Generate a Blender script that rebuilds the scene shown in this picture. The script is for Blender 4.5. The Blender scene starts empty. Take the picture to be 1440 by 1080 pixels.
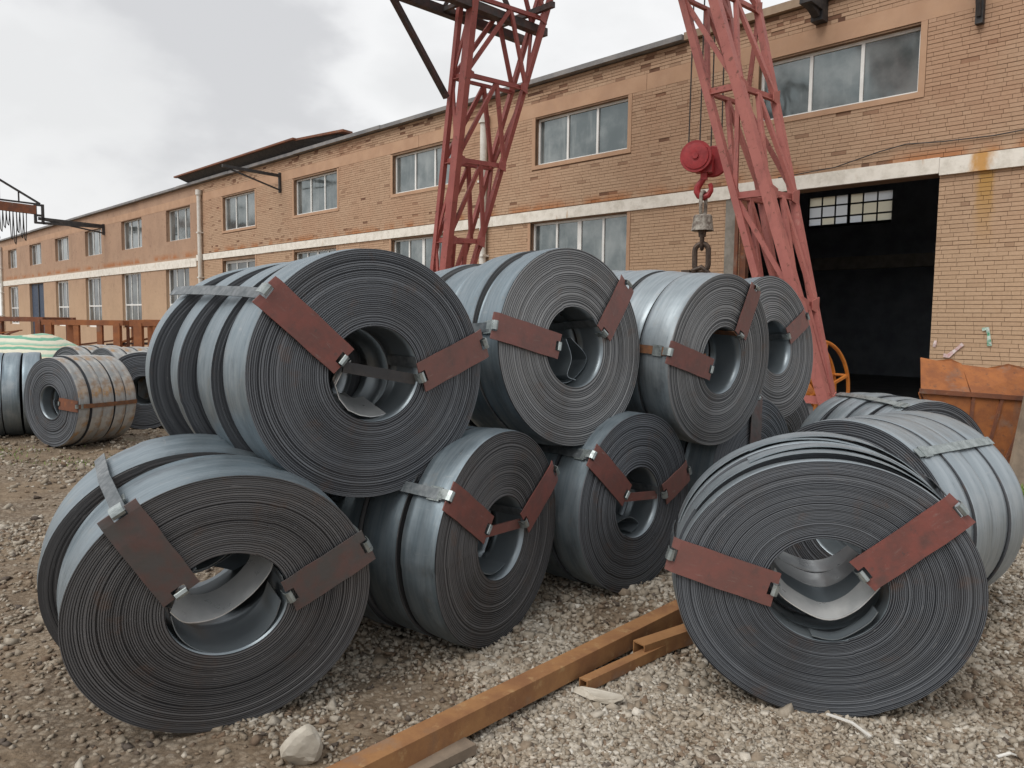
import bpy, math, random
import numpy as np
from mathutils import Vector, Matrix

R_ = math.radians
sc = bpy.context.scene
col = sc.collection

# ------------------------------------------------------------------ camera
cam_d = bpy.data.cameras.new("camera")
cam = bpy.data.objects.new("camera", cam_d)
col.objects.link(cam)
PITCH, ROLL, EYE = R_(4.75), R_(0.72), 1.65
fwd = Vector((0, math.cos(PITCH), -math.sin(PITCH)))
r0 = Vector((1, 0, 0)); u0 = r0.cross(fwd)
rt = math.cos(ROLL) * r0 + math.sin(ROLL) * u0
up = -math.sin(ROLL) * r0 + math.cos(ROLL) * u0
m = Matrix((rt, up, -fwd)).transposed().to_4x4()
m.translation = Vector((0, 0, EYE))
cam.matrix_world = m
cam_d.sensor_width = 36.0
cam_d.lens = 36.0 * 1080 / 1440
cam_d.clip_start = 0.05
cam_d.clip_end = 2000
sc.camera = cam

# ------------------------------------------------------------------ sky, sun, exposure
SUN_EL, SUN_AZ = R_(52), R_(228)          # azimuth clockwise from +Y
world = bpy.data.worlds.new("World")
sc.world = world
world.use_nodes = True
wt = world.node_tree
for n in list(wt.nodes):
    wt.nodes.remove(n)
def wn(t, **k):
    n = wt.nodes.new(t)
    for a, b in k.items():
        setattr(n, a, b)
    return n
w_out = wn("ShaderNodeOutputWorld"); w_bg = wn("ShaderNodeBackground")
w_bg.inputs[1].default_value = 0.1
wt.links.new(w_bg.outputs[0], w_out.inputs[0])
sky = wn("ShaderNodeTexSky", sky_type='NISHITA')
sky.sun_disc = False; sky.sun_elevation = SUN_EL; sky.sun_rotation = SUN_AZ
sky.air_density = 1.5; sky.dust_density = 4.0
tc = wn("ShaderNodeTexCoord")
mp = wn("ShaderNodeMapping"); mp.inputs['Scale'].default_value = (1, 1, 1.7)
wt.links.new(tc.outputs['Generated'], mp.inputs[0])
nz = wn("ShaderNodeTexNoise"); nz.inputs['Scale'].default_value = 4.0; nz.inputs['Detail'].default_value = 6; nz.inputs['Roughness'].default_value = .5
wt.links.new(mp.outputs[0], nz.inputs['Vector'])
# a darker bank of cloud standing in the north-west, edge broken up by noise
dist = wn("ShaderNodeVectorMath", operation='DISTANCE'); dist.inputs[1].default_value = (-0.40, 0.87, 0.28)
wt.links.new(tc.outputs['Generated'], dist.inputs[0])
mad = wn("ShaderNodeMath", operation='MULTIPLY_ADD'); mad.inputs[1].default_value = -1.1
wt.links.new(nz.outputs[0], mad.inputs[0]); wt.links.new(dist.outputs['Value'], mad.inputs[2])
bank = wn("ShaderNodeMapRange"); bank.interpolation_type = 'SMOOTHSTEP'
bank.inputs['From Min'].default_value = -0.52; bank.inputs['From Max'].default_value = -0.28
bank.inputs['To Min'].default_value = 1; bank.inputs['To Max'].default_value = 0
wt.links.new(mad.outputs[0], bank.inputs[0])
rmp = wn("ShaderNodeValToRGB")
rmp.color_ramp.elements[0].position = .33; rmp.color_ramp.elements[0].color = (5.9, 5.93, 5.97, 1)
rmp.color_ramp.elements[1].position = .56; rmp.color_ramp.elements[1].color = (7.0, 7.02, 7.05, 1)
wt.links.new(nz.outputs[0], rmp.inputs[0])
dk = wn("ShaderNodeMix", data_type='RGBA'); dk.inputs['B'].default_value = (4.85, 4.88, 5.0, 1)
wt.links.new(bank.outputs[0], dk.inputs['Factor']); wt.links.new(rmp.outputs[0], dk.inputs['A'])
mx = wn("ShaderNodeMix", data_type='RGBA'); mx.inputs['Factor'].default_value = 0.96
wt.links.new(sky.outputs[0], mx.inputs['A']); wt.links.new(dk.outputs['Result'], mx.inputs['B'])
wt.links.new(mx.outputs['Result'], w_bg.inputs[0])

sun_d = bpy.data.lights.new("sun", 'SUN'); sun_d.energy = 1.5; sun_d.angle = R_(40); sun_d.color = (1, .97, .92)
sun = bpy.data.objects.new("sun", sun_d); col.objects.link(sun)
sdir = Vector((math.sin(SUN_AZ) * math.cos(SUN_EL), math.cos(SUN_AZ) * math.cos(SUN_EL), math.sin(SUN_EL)))
sun.rotation_euler = sdir.to_track_quat('Z', 'Y').to_euler()
sun.location = (0, 0, 30)
sc.view_settings.view_transform = 'Standard'; sc.view_settings.look = 'None'
sc.view_settings.exposure = 0.5; sc.view_settings.gamma = 1.0
sc.render.engine = 'CYCLES'
sc.cycles.use_denoising = True
sc.cycles.max_bounces = 6; sc.cycles.diffuse_bounces = 3; sc.cycles.glossy_bounces = 3
sc.cycles.transmission_bounces = 3; sc.cycles.caustics_reflective = False; sc.cycles.caustics_refractive = False

# ------------------------------------------------------------------ materials
class NT:
    def __init__(s, name):
        s.m = bpy.data.materials.new(name); s.m.use_nodes = True
        s.t = s.m.node_tree; s.b = s.t.nodes["Principled BSDF"]
    def n(s, t, ins=None, **k):
        n = s.t.nodes.new(t)
        for a, b in k.items(): setattr(n, a, b)
        for a, b in (ins or {}).items():
            if isinstance(b, bpy.types.NodeSocket): s.t.links.new(b, n.inputs[a])
            else: n.inputs[a].default_value = b
        return n
    def set(s, k, v):
        if isinstance(v, bpy.types.NodeSocket): s.t.links.new(v, s.b.inputs[k])
        else: s.b.inputs[k].default_value = v
    def coord(s, which='Object'): return s.n("ShaderNodeTexCoord").outputs[which]
    def noise(s, vec, scale, detail=4, rough=.55):
        return s.n("ShaderNodeTexNoise", {'Vector': vec, 'Scale': scale, 'Detail': detail, 'Roughness': rough}).outputs[0]
    def ramp(s, f, stops):
        n = s.n("ShaderNodeValToRGB", {'Fac': f}); e = n.color_ramp.elements
        while len(e) < len(stops): e.new(.5)
        for i, (p, c) in enumerate(stops):
            e[i].position = p; e[i].color = (*c, 1) if not isinstance(c, (int, float)) else (c, c, c, 1)
        return n.outputs[0]
    def mix(s, f, a, b, bt='MIX'):
        n = s.n("ShaderNodeMix", data_type='RGBA', blend_type=bt)
        for k, v in (('Factor', f), ('A', a), ('B', b)):
            if isinstance(v, bpy.types.NodeSocket): s.t.links.new(v, n.inputs[k])
            elif isinstance(v, (int, float)) and k == 'Factor': n.inputs[k].default_value = v
            else: n.inputs[k].default_value = (*v, 1)
        return n.outputs['Result']
    def math(s, op, a, b=0.0, c=0.0):
        n = s.n("ShaderNodeMath", operation=op)
        for i, v in enumerate((a, b, c)):
            if isinstance(v, bpy.types.NodeSocket): s.t.links.new(v, n.inputs[i])
            else: n.inputs[i].default_value = v
        return n.outputs[0]
    def rng(s, v, a, b, c=0., d=1.):
        return s.n("ShaderNodeMapRange", {'Value': v, 'From Min': a, 'From Max': b, 'To Min': c, 'To Max': d}, interpolation_type='SMOOTHSTEP').outputs[0]
    def mapv(s, vec, scale):
        return s.n("ShaderNodeMapping", {'Vector': vec, 'Scale': scale}).outputs[0]
    def sep(s, vec): return s.n("ShaderNodeSeparateXYZ", {'Vector': vec}).outputs
    def bump(s, h, strength=.5, dist=.01):
        s.set('Normal', s.n("ShaderNodeBump", {'Height': h, 'Strength': strength, 'Distance': dist}).outputs[0])
    def attr(s, name): return s.n("ShaderNodeAttribute", attribute_name=name).outputs['Fac']

def simple(name, c1, c2, scale=6, rough=.6, metal=0., bump=.2, bscale=60, bdist=.004, spec=.5):
    t = NT(name); v = t.coord()
    f = t.rng(t.noise(v, scale, 6, .6), .35, .65)
    t.set('Base Color', t.mix(f, c1, c2)); t.set('Metallic', metal)
    t.set('Roughness', t.rng(t.noise(v, scale * 2.3, 4), .3, .7, rough - .1, rough + .1))
    t.set('Specular IOR Level', spec)
    if bump: t.bump(t.noise(v, bscale, 5), bump, bdist)
    return t.m

M = {}
# rolled steel strip, outer skin: blue-grey mill scale, faint streaks along the winding direction
def skin_mat(name, a, b, rust=0.):
    t = NT(name); v = t.coord()
    st = t.noise(t.mapv(v, (3, 40, 3)), 1.0, 5, .6)
    bl = t.noise(v, 3.1, 5, .6)
    c = t.mix(t.rng(st, .3, .7), a, b)
    c = t.mix(t.rng(bl, .52, .75, 0, .55), c, (.42, .45, .47))
    dust = t.noise(v, 11, 7, .72)
    c = t.mix(t.rng(dust, .56, .72, 0, .3), c, (.36, .33, .29))
    sc_ = t.noise(t.mapv(v, (9, 90, 9)), 1.0, 3, .7)
    c = t.mix(t.rng(sc_, .62, .72, 0, .45), c, (.09, .10, .11))
    if rust:
        rn = t.noise(v, 4.5, 8, .65)
        c = t.mix(t.rng(rn, .5 - rust * .06, .62, 0, .7), c, (.28, .17, .085))
        c = t.mix(t.rng(t.noise(v, 2.2, 4), .56, .64, 0, .85 * rust), c, (.50, .25, .04))
        c = t.mix(t.rng(t.noise(v, 7, 6), .5, .6, 0, .5), c, (.5, .48, .44))
    oil = t.noise(t.mapv(v, (2.2, 6, 2.2)), 1.0, 6, .66)
    c = t.mix(t.rng(oil, .54, .70, 0, .5), c, (.105, .12, .135))
    scf = t.noise(t.mapv(v, (26, 5, 26)), 1.0, 5, .7)
    c = t.mix(t.rng(scf, .62, .72, 0, .4), c, (.46, .47, .47))
    t.set('Base Color', c); t.set('Metallic', .72 if not rust else .15)
    t.set('Roughness', t.rng(bl, .3, .7, .40, .58) if not rust else .6)
    t.bump(t.noise(v, 5, 3), .25, .02)
    return t.m
M['skin'] = skin_mat('steel_strip_skin', (.19, .24, .275), (.28, .33, .365))
M['skin2'] = skin_mat('steel_strip_skin_pale', (.28, .325, .355), (.38, .425, .455))
M['skin_rust'] = skin_mat('steel_strip_skin_weathered', (.27, .285, .29), (.38, .385, .38), 1.)
# sheared strip edges seen on the coil face: fine rings in radius
def edge_mat(name, dark, mid, brown):
    t = NT(name); v = t.coord(); s = t.sep(v)
    r = t.math('SQRT', t.math('ADD', t.math('MULTIPLY', s[0], s[0]), t.math('MULTIPLY', s[2], s[2])))
    an = t.math('ARCTAN2', s[2], s[0])
    cv = t.n("ShaderNodeCombineXYZ", {'X': t.math('MULTIPLY', r, 60.), 'Y': t.math('MULTIPLY', t.math('SINE', an), 1.3), 'Z': t.math('MULTIPLY', t.math('COSINE', an), 1.3)}).outputs[0]
    f1 = t.noise(cv, 1.0, 2, .6)
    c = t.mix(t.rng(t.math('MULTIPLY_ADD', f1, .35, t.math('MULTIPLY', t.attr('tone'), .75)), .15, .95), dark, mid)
    br = t.noise(v, 3.0, 4, .6)
    c = t.mix(t.rng(br, .45, .7, 0, .35), c, brown)
    rb_ = t.noise(v, 6.5, 7, .68)
    c = t.mix(t.rng(rb_, .55, .72, 0, .38), c, (.15, .085, .055))
    nick = t.noise(t.n("ShaderNodeCombineXYZ", {'X': t.math('MULTIPLY', r, 150.), 'Y': t.math('MULTIPLY', an, 5.), 'Z': 0.}).outputs[0], 1.0, 3, .6)
    c = t.mix(t.rng(nick, .64, .74, 0, .5), c, (.30, .30, .30))
    c = t.mix(t.rng(t.noise(v, 1.9, 3), .5, .68, 0, .35), c, t.mix(1., c, (.5, .52, .56), 'MULTIPLY'))
    t.set('Base Color', c); t.set('Metallic', .25); t.set('Roughness', .52)
    t.set('Specular IOR Level', .35)
    return t.m
M['edge'] = edge_mat('strip_edges', (.020, .023, .029), (.155, .168, .187), (.08, .077, .077))
M['edge_pale'] = edge_mat('strip_edges_pale', (.035, .038, .043), (.25, .256, .264), (.13, .122, .115))
M['edge_brown'] = edge_mat('strip_edges_brown', (.02, .021, .024), (.14, .14, .145), (.09, .078, .072))
def bore_mat():
    t = NT('bore_skin'); v = t.coord()
    f = t.noise(v, 5, 5)
    t.set('Base Color', t.mix(f, (.15, .19, .22), (.27, .30, .32))); t.set('Metallic', .6); t.set('Roughness', .36)
    t.bump(t.noise(v, 4, 2), .2, .02)
    return t.m
M['bore'] = bore_mat()
M['strip_lit'] = simple('lit_strip', (.46, .48, .49), (.60, .61, .61), 5, .36, .5, .1, 20)  # paler strip steel, the light on upturned strips put into its colour
def primer():
    t = NT('red_primer_plate'); v = t.coord()
    c = t.mix(t.rng(t.noise(v, 9, 6, .65), .35, .65), (.20, .062, .050), (.14, .055, .047))
    c = t.mix(t.rng(t.noise(v, 30, 6, .7), .58, .70, 0, .7), c, (.075, .05, .047))
    c = t.mix(t.rng(t.noise(v, 4.5, 4, .6), .58, .68, 0, .5), c, (.25, .07, .055))
    c = t.mix(t.rng(t.noise(t.mapv(v, (3, 3, 14)), 3.0, 6, .7), .58, .70, 0, .35), c, (.20, .13, .115))
    c = t.mix(t.rng(t.noise(v, 60, 4, .7), .66, .74, 0, .35), c, (.26, .2, .18))
    rnd = t.n("ShaderNodeObjectInfo").outputs['Random']
    c = t.mix(t.math('MULTIPLY', rnd, .55), c, (.125, .075, .066))
    ox = t.n("ShaderNodeVectorMath", {0: v, 1: t.n("ShaderNodeCombineXYZ", {'X': t.math('MULTIPLY', rnd, 9.), 'Y': 0., 'Z': t.math('MULTIPLY', rnd, 5.)}).outputs[0]}, operation='ADD').outputs[0]
    c = t.mix(t.rng(t.noise(t.mapv(ox, (10, 10, 40)), 1.0, 5, .7), .60, .72, 0, .5), c, (.24, .20, .18))
    c = t.mix(t.rng(t.noise(ox, 7, 5, .6), .55, .72, 0, .55), c, (.07, .05, .046))
    t.set('Base Color', c); t.set('Roughness', .52); t.bump(t.noise(v, 40, 5), .25, .004)
    return t.m
M['primer'] = primer()
M['primer_dark'] = simple('worn_primer_plate', (.12, .072, .066), (.085, .078, .076), 9, .5, .2, .25, 40)
M['strap'] = simple('steel_strap', (.22, .25, .25), (.36, .40, .40), 20, .35, .6, .1, 40)
M['strap_dark'] = simple('steel_strap_dull', (.09, .105, .115), (.17, .185, .195), 20, .4, .5, .1, 40)
M['strap_rust'] = simple('rusty_strap', (.20, .085, .035), (.12, .06, .035), 20, .7, .0, .2, 40)
# brickwork, painted and weathered; tone = the brick's own firing and paint loss
def brick_mat(name, use_attr=True):
    t = NT(name)
    g = t.n("ShaderNodeNewGeometry").outputs['Position']
    if use_attr: f = t.attr('tone')
    else:
        v = t.coord()
        bt = t.n("ShaderNodeTexBrick", {'Vector': t.n("ShaderNodeCombineXYZ", {'X': t.sep(v)[0], 'Y': t.sep(v)[2]}).outputs[0], 'Scale': 1.0,
              'Brick Width': .25, 'Row Height': .0635, 'Mortar Size': .006, 'Color1': (.58, .58, .58, 1), 'Color2': (.68, .68, .68, 1), 'Mortar': (.42, .42, .42, 1)})
        f = bt.outputs[0]
        f = t.math('MULTIPLY_ADD', t.rng(t.noise(g, 1.1, 7, .68), .3, .7), .34, t.math('SUBTRACT', f, .2))
    base = t.ramp(f, [(0., (.11, .055, .038)), (.18, (.20, .105, .068)), (.4, (.355, .23, .155)), (.7, (.475, .325, .224)), (1., (.545, .39, .28))])
    big = t.noise(g, .55, 5, .6)
    base = t.mix(t.rng(big, .4, .65, 0, .42), base, (.43, .25, .162))
    if not use_attr:
        base = t.mix(.5, base, (.40, .27, .20))
        base = t.mix(t.rng(t.noise(g, 3.5, 7, .7), .58, .66, 0, .6), base, (.20, .125, .09))
        base = t.mix(t.rng(t.noise(t.mapv(g, (1, 1, .3)), .9, 6, .65), .5, .7, 0, .4), base, (.27, .18, .135))
    z = t.sep(g)[2]
    low = t.rng(z, 1.5, 5.2, .8, 0)
    base = t.mix(low, base, t.mix(.5, base, (.62, .45, .29)))
    fine = t.noise(g, 28, 6, .7)
    base = t.mix(t.rng(fine, .3, .7, .0, .45), base, t.mix(1., base, (.75, .70, .64), 'MULTIPLY'))
    soot = t.noise(t.mapv(g, (1, 1, .25)), 1.6, 6, .65)
    base = t.mix(t.rng(soot, .58, .82, 0, .4), base, (.24, .145, .09))
    # rust run below the beam joint beside the door (a stripe on the pier)
    p = t.n("ShaderNodeVectorMath", {0: g, 1: (RUN[0], RUN[1], 0)}, operation='SUBTRACT').outputs[0]
    al = t.n("ShaderNodeVectorMath", {0: p, 1: (XL.x, XL.y, 0)}, operation='DOT_PRODUCT').outputs['Value']
    wob = t.math('MULTIPLY_ADD', t.noise(t.mapv(g, (3, 3, 1.2)), 2.5, 4), .24, t.math('SUBTRACT', al, .12))
    stripe = t.math('MULTIPLY', t.rng(t.math('ABSOLUTE', wob), .05, .16, 1, 0), t.math('MULTIPLY', t.rng(z, 2.6, 3.9, 0, .75), t.rng(z, 4.1, 4.3, 1, 0)))
    base = t.mix(stripe, base, (.42, .23, .045))
    top = t.math('MULTIPLY', t.rng(z, 4.15, 4.45, 1, 0), t.rng(z, 4.1, 4.16, 0, 1))
    base = t.mix(t.math('MULTIPLY', top, t.rng(t.noise(g, 1.3, 5), .42, .62, 0, .8)), base, (.36, .125, .035))
    t.set('Base Color', base); t.set('Roughness', .88); t.set('Specular IOR Level', .25)
    t.bump(t.noise(g, 45, 6, .7), .3, .003)
    return t.m

# ------------------------------------------------------------------ mesh helpers
class MB:
    def __init__(s): s.v = []; s.f = []; s.mi = []
    def quad(s, pts, mi=0):
        k = len(s.v); s.v += [tuple(p) for p in pts]; s.f.append(tuple(range(k, k + len(pts)))); s.mi.append(mi)
    def box(s, a, b, mi=0):
        x0, y0, z0 = a; x1, y1, z1 = b
        x0, x1 = min(x0, x1), max(x0, x1); y0, y1 = min(y0, y1), max(y0, y1); z0, z1 = min(z0, z1), max(z0, z1)
        k = len(s.v)
        s.v += [(x0, y0, z0), (x1, y0, z0), (x1, y1, z0), (x0, y1, z0), (x0, y0, z1), (x1, y0, z1), (x1, y1, z1), (x0, y1, z1)]
        for q in ((0, 3, 2, 1), (4, 5, 6, 7), (0, 1, 5, 4), (1, 2, 6, 5), (2, 3, 7, 6), (3, 0, 4, 7)):
            s.f.append(tuple(k + i for i in q)); s.mi.append(mi)
        return s
    def frame(s, p0, p1, hint=(0, 0, 1)):
        p0, p1 = Vector(p0), Vector(p1); d = (p1 - p0).normalized(); h = Vector(hint)
        if abs(d.dot(h)) > .98: h = Vector((1, 0, 0))
        x = d.cross(h).normalized(); y = x.cross(d).normalized()
        return p0, p1, x, y
    def prism(s, p0, p1, prof, hint=(0, 0, 1), mi=0, scale1=1.):
        p0, p1, x, y = s.frame(p0, p1, hint); k = len(s.v); n = len(prof)
        s.v += [tuple(p0 + x * a + y * b) for a, b in prof] + [tuple(p1 + (x * a + y * b) * scale1) for a, b in prof]
        for i in range(n):
            j = (i + 1) % n; s.f.append((k + i, k + j, k + n + j, k + n + i)); s.mi.append(mi)
        s.f.append(tuple(k + i for i in reversed(range(n)))); s.mi.append(mi)
        s.f.append(tuple(k + n + i for i in range(n))); s.mi.append(mi)
        return s
    def bar(s, p0, p1, w, h=None, hint=(0, 0, 1), mi=0):
        h = h or w
        return s.prism(p0, p1, [(-w / 2, -h / 2), (w / 2, -h / 2), (w / 2, h / 2), (-w / 2, h / 2)], hint, mi)
    def angle(s, p0, p1, w, t=.012, hint=(0, 0, 1), fx=1, fy=1):
        pr = [(0, 0), (w * fx, 0), (w * fx, t * fy), (t * fx, t * fy), (t * fx, w * fy), (0, w * fy)]
        if fx * fy < 0: pr = pr[::-1]
        return s.prism(p0, p1, pr, hint)
    def tube(s, p0, p1, r, n=10, mi=0, r1=None):
        pr = [(r * math.cos(2 * math.pi * i / n), r * math.sin(2 * math.pi * i / n)) for i in range(n)]
        return s.prism(p0, p1, pr, mi=mi, scale1=(r1 / r if r1 else 1.))
    def path(s, pts, r, n=8, closed=False, mi=0, flat=None):
        # swept round (or flat=(w,t)) section along a polyline
        P = [Vector(p) for p in pts]; N = len(P); k = len(s.v); rings = []
        prev = None
        for i in range(N):
            a = P[(i - 1) % N] if (closed or i > 0) else P[i]; b = P[(i + 1) % N] if (closed or i < N - 1) else P[i]
            d = (b - a).normalized()
            if prev is None:
                h = Vector((0, 0, 1)) if abs(d.z) < .9 else Vector((1, 0, 0)); x = d.cross(h).normalized()
            else:
                x = (prev - d * prev.dot(d)).normalized()
            prev = x; y = d.cross(x)
            rr = r(i / (N - 1)) if callable(r) else r
            for q in range(n):
                an = 2 * math.pi * q / n
                s.v.append(tuple(P[i] + x * rr * math.cos(an) + y * rr * math.sin(an)))
        for i in range(N if closed else N - 1):
            for q in range(n):
                a0 = k + i * n + q; a1 = k + i * n + (q + 1) % n; b0 = k + ((i + 1) % N) * n + q; b1 = k + ((i + 1) % N) * n + (q + 1) % n
                s.f.append((a0, a1, b1, b0)); s.mi.append(mi)
        if not closed:
            s.f.append(tuple(k + q for q in reversed(range(n)))); s.mi.append(mi)
            s.f.append(tuple(k + (N - 1) * n + q for q in range(n))); s.mi.append(mi)
        return s
    def sheet(s, path2, y0, y1, t=.004, mi=0, skew=0., cone=1., piv=(0, 0)):
        # bent strip: path2 in xz, extruded along y
        P = [Vector((p[0], 0, p[1])) for p in path2]; N = len(P); k = len(s.v)
        nr = []
        for i in range(N):
            d = (P[min(i + 1, N - 1)] - P[max(i - 1, 0)]).normalized(); nr.append(Vector((-d.z, 0, d.x)))
        for i in range(N):
            for (yy, sg) in ((y0, .5), (y1, .5), (y1, -.5), (y0, -.5)):
                q = P[i] + nr[i] * t * sg
                if yy == y1 and cone != 1.: q = Vector((piv[0] + (q.x - piv[0]) * cone, 0, piv[1] + (q.z - piv[1]) * cone))
                s.v.append((q.x, yy + skew * i / (N - 1), q.z))
        for i in range(N - 1):
            for a in range(4):
                b = (a + 1) % 4; s.f.append((k + i * 4 + a, k + i * 4 + b, k + i * 4 + 4 + b, k + i * 4 + 4 + a)); s.mi.append(mi)
        s.f.append((k, k + 3, k + 2, k + 1)); s.mi.append(mi)
        e = k + 4 * (N - 1); s.f.append((e, e + 1, e + 2, e + 3)); s.mi.append(mi)
        return s
    def mesh(s, name, mats, smooth=False):
        me = bpy.data.meshes.new(name); me.from_pydata(s.v, [], s.f)
        for q in mats: me.materials.append(q)
        if len(mats) > 1: me.polygons.foreach_set('material_index', s.mi)
        if smooth: me.polygons.foreach_set('use_smooth', [True] * len(me.polygons))
        me.update(); return me
    def build(s, name, mats, parent=None, smooth=False):
        if not isinstance(mats, (list, tuple)): mats = [mats]
        o = bpy.data.objects.new(name, s.mesh(name, mats, smooth)); col.objects.link(o)
        if smooth: auto_smooth(o.data)
        if parent: o.parent = parent
        return o
def auto_smooth(me, deg=35):
    try:
        me.set_sharp_from_angle(angle=R_(deg))
    except Exception: pass
def np_mesh(name, V, F, mats, mi=None, smooth=False, tone=None):
    me = bpy.data.meshes.new(name); nv, nf = len(V), len(F); k = F.shape[1]
    me.vertices.add(nv); me.vertices.foreach_set('co', np.ascontiguousarray(V, dtype=np.float32).ravel())
    me.loops.add(nf * k); me.loops.foreach_set('vertex_index', np.ascontiguousarray(F, dtype=np.int32).ravel())
    me.polygons.add(nf); me.polygons.foreach_set('loop_start', np.arange(0, nf * k, k, dtype=np.int32))
    for q in mats: me.materials.append(q)
    if mi is not None: me.polygons.foreach_set('material_index', np.ascontiguousarray(mi, dtype=np.int32))
    if smooth is not False:
        me.polygons.foreach_set('use_smooth', np.ones(nf, bool) if smooth is True else smooth)
    if tone is not None:
        a = me.attributes.new('tone', 'FLOAT', 'FACE'); a.data.foreach_set('value', np.ascontiguousarray(tone, dtype=np.float32))
    me.update(calc_edges=True); me.validate()
    if smooth is False: me.shade_flat()
    return me
def link(name, me, parent=None):
    o = bpy.data.objects.new(name, me); col.objects.link(o)
    if parent: o.parent = parent
    return o
def tag(o, label, cat, group=None, kind=None):
    if label: o['label'] = label
    if cat: o['category'] = cat
    if group: o['group'] = group
    if kind: o['kind'] = kind
    return o
def empty(name, loc=(0, 0, 0), rot=(0, 0, 0), parent=None):
    o = bpy.data.objects.new(name, None); o.empty_display_size = .2; col.objects.link(o)
    o.location = loc; o.rotation_euler = rot
    if parent: o.parent = parent
    return o

# facade frame: x to the right along the wall, y into the building, z up; origin at the door's right jamb
ORG = Vector((6.461, 11.9, 0))
FROT = math.atan2(-.71706, .69701)
XL = Vector((math.cos(FROT), math.sin(FROT), 0)); YL = Vector((-math.sin(FROT), math.cos(FROT), 0))
def fw(x, y, z): return ORG + XL * x + YL * y + Vector((0, 0, z))
RUN = fw(.62, 0, 0)

M['brick'] = brick_mat('painted_brick'); M['brick_far'] = brick_mat('painted_brick_far', False)
M['mortar'] = simple('shaded_mortar', (.20, .125, .08), (.27, .17, .11), 3, .95, 0, .4, 60)  # kept darker than the bricks: shadow in the joints put into the colour
M['render'] = simple('painted_render', (.47, .295, .19), (.41, .25, .16), 1.6, .85, 0, .3, 30)
def band_mat():
    t = NT('whitewashed_beam'); v = t.coord()
    c = t.mix(t.rng(t.noise(v, 5, 6, .65), .4, .7), (.78, .74, .67), (.62, .58, .51))
    st = t.noise(t.mapv(v, (2.2, 1, .35)), 1.4, 5, .7)
    c = t.mix(t.rng(st, .6, .7, 0, .75), c, (.42, .21, .05))
    x = t.sep(v)[0]
    wx = t.math('MULTIPLY_ADD', t.noise(t.mapv(v, (4, 1, 2)), 2, 4), .3, t.math('SUBTRACT', x, .72))
    c = t.mix(t.rng(t.math('ABSOLUTE', wx), .04, .2, .9, 0), c, (.52, .25, .04))
    c = t.mix(t.rng(t.noise(v, 14, 6, .7), .6, .75, 0, .6), c, (.28, .25, .21))
    t.set('Base Color', c); t.set('Roughness', .85); t.bump(t.noise(v, 25, 5), .4, .008); return t.m
M['band'] = band_mat()
M['coping'] = simple('grey_coping', (.16, .16, .165), (.25, .24, .235), 2, .85, 0, .3, 20)
M['coping_tan'] = simple('tan_coping', (.36, .27, .19), (.28, .20, .14), 2, .85, 0, .3, 20)
M['frame_white'] = simple('white_window_frame', (.82, .82, .80), (.72, .72, .70), 4, .45, 0, .1, 20)
def glass():
    t = NT('dusty_glass'); v = t.coord(); g = t.n("ShaderNodeNewGeometry").outputs['Position']
    d = t.noise(g, 1.1, 5, .6)
    dr = t.noise(t.mapv(g, (4, 4, .5)), 1.5, 4, .6)
    c = t.mix(t.rng(d, .35, .68), (.15, .175, .18), (.30, .325, .325))
    c = t.mix(t.rng(dr, .52, .75, 0, .4), c, (.38, .40, .39))
    t.set('Base Color', c); t.set('Roughness', t.rng(d, .3, .7, .04, .22)); t.set('Metallic', .6)
    t.bump(t.noise(g, 1.3, 2), .12, .05)
    return t.m
M['glass'] = glass()
M['glass_dark'] = simple('dark_glass', (.05, .058, .06), (.12, .135, .135), .8, .15, 0, 0, spec=.9)
M['frost'] = None
def frost(name, c):
    t = NT(name); t.set('Base Color', c + (1,)); t.set('Roughness', .5)
    tr = t.n("ShaderNodeBsdfTranslucent", {'Color': (*c, 1)}); ad = t.n("ShaderNodeMixShader", {0: .15, 1: tr.outputs[0], 2: t.b.outputs[0]})
    t.t.links.new(ad.outputs[0], t.t.nodes['Material Output'].inputs[0]); return t.m
M['frost'] = frost('frosted_pane', (.66, .70, .74)); M['frost_y'] = frost('yellowed_pane', (.70, .67, .54))
M['int_wall'] = simple('sooty_interior', (.38, .42, .47), (.28, .31, .36), 2, .9)
M['int_floor'] = simple('workshop_floor', (.22, .22, .23), (.15, .15, .16), 2, .8)
M['dark_steel'] = simple('dark_steel', (.03, .03, .033), (.055, .05, .048), 8, .6, .2)
M['blue_door'] = simple('dark_blue_door', (.03, .05, .09), (.04, .06, .10), 3, .6)
M['pvc'] = simple('white_pvc_pipe', (.68, .66, .62), (.55, .52, .47), 3, .5, 0, .05)
def crane_paint(name, a, b):
    t = NT(name); v = t.coord()
    c = t.mix(t.rng(t.noise(v, 2.0, 5, .6), .35, .65), a, b)
    c = t.mix(t.rng(t.noise(v, 13, 7, .7), .57, .66, 0, .85), c, (.14, .05, .035))
    c = t.mix(t.rng(t.noise(t.mapv(v, (6, 6, .8)), 2.0, 5, .7), .58, .72, 0, .55), c, (.11, .055, .045))
    c = t.mix(t.rng(t.noise(v, 5, 6, .7), .62, .72, 0, .4), c, (.45, .27, .23))
    t.set('Base Color', c); t.set('Roughness', .6); t.bump(t.noise(v, 30, 5), .2, .004); return t.m
M['crane'] = crane_paint('faded_red_crane_paint', (.36, .10, .085), (.30, .075, .065))
M['crane_pink'] = crane_paint('sun_bleached_crane_paint', (.40, .135, .112), (.32, .10, .086))
M['crane_dark'] = simple('grimy_crane_steel', (.045, .04, .04), (.09, .05, .045), 5, .7)
M['hook_red'] = simple('hook_red_paint', (.42, .035, .04), (.30, .025, .03), 10, .5, 0, .15)
M['hook_grey'] = simple('chipped_hook_cover', (.42, .39, .34), (.14, .11, .09), 14, .6, .1, .3)
M['chain'] = simple('brown_chain', (.06, .045, .036), (.11, .075, .055), 14, .55, .3)
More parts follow.
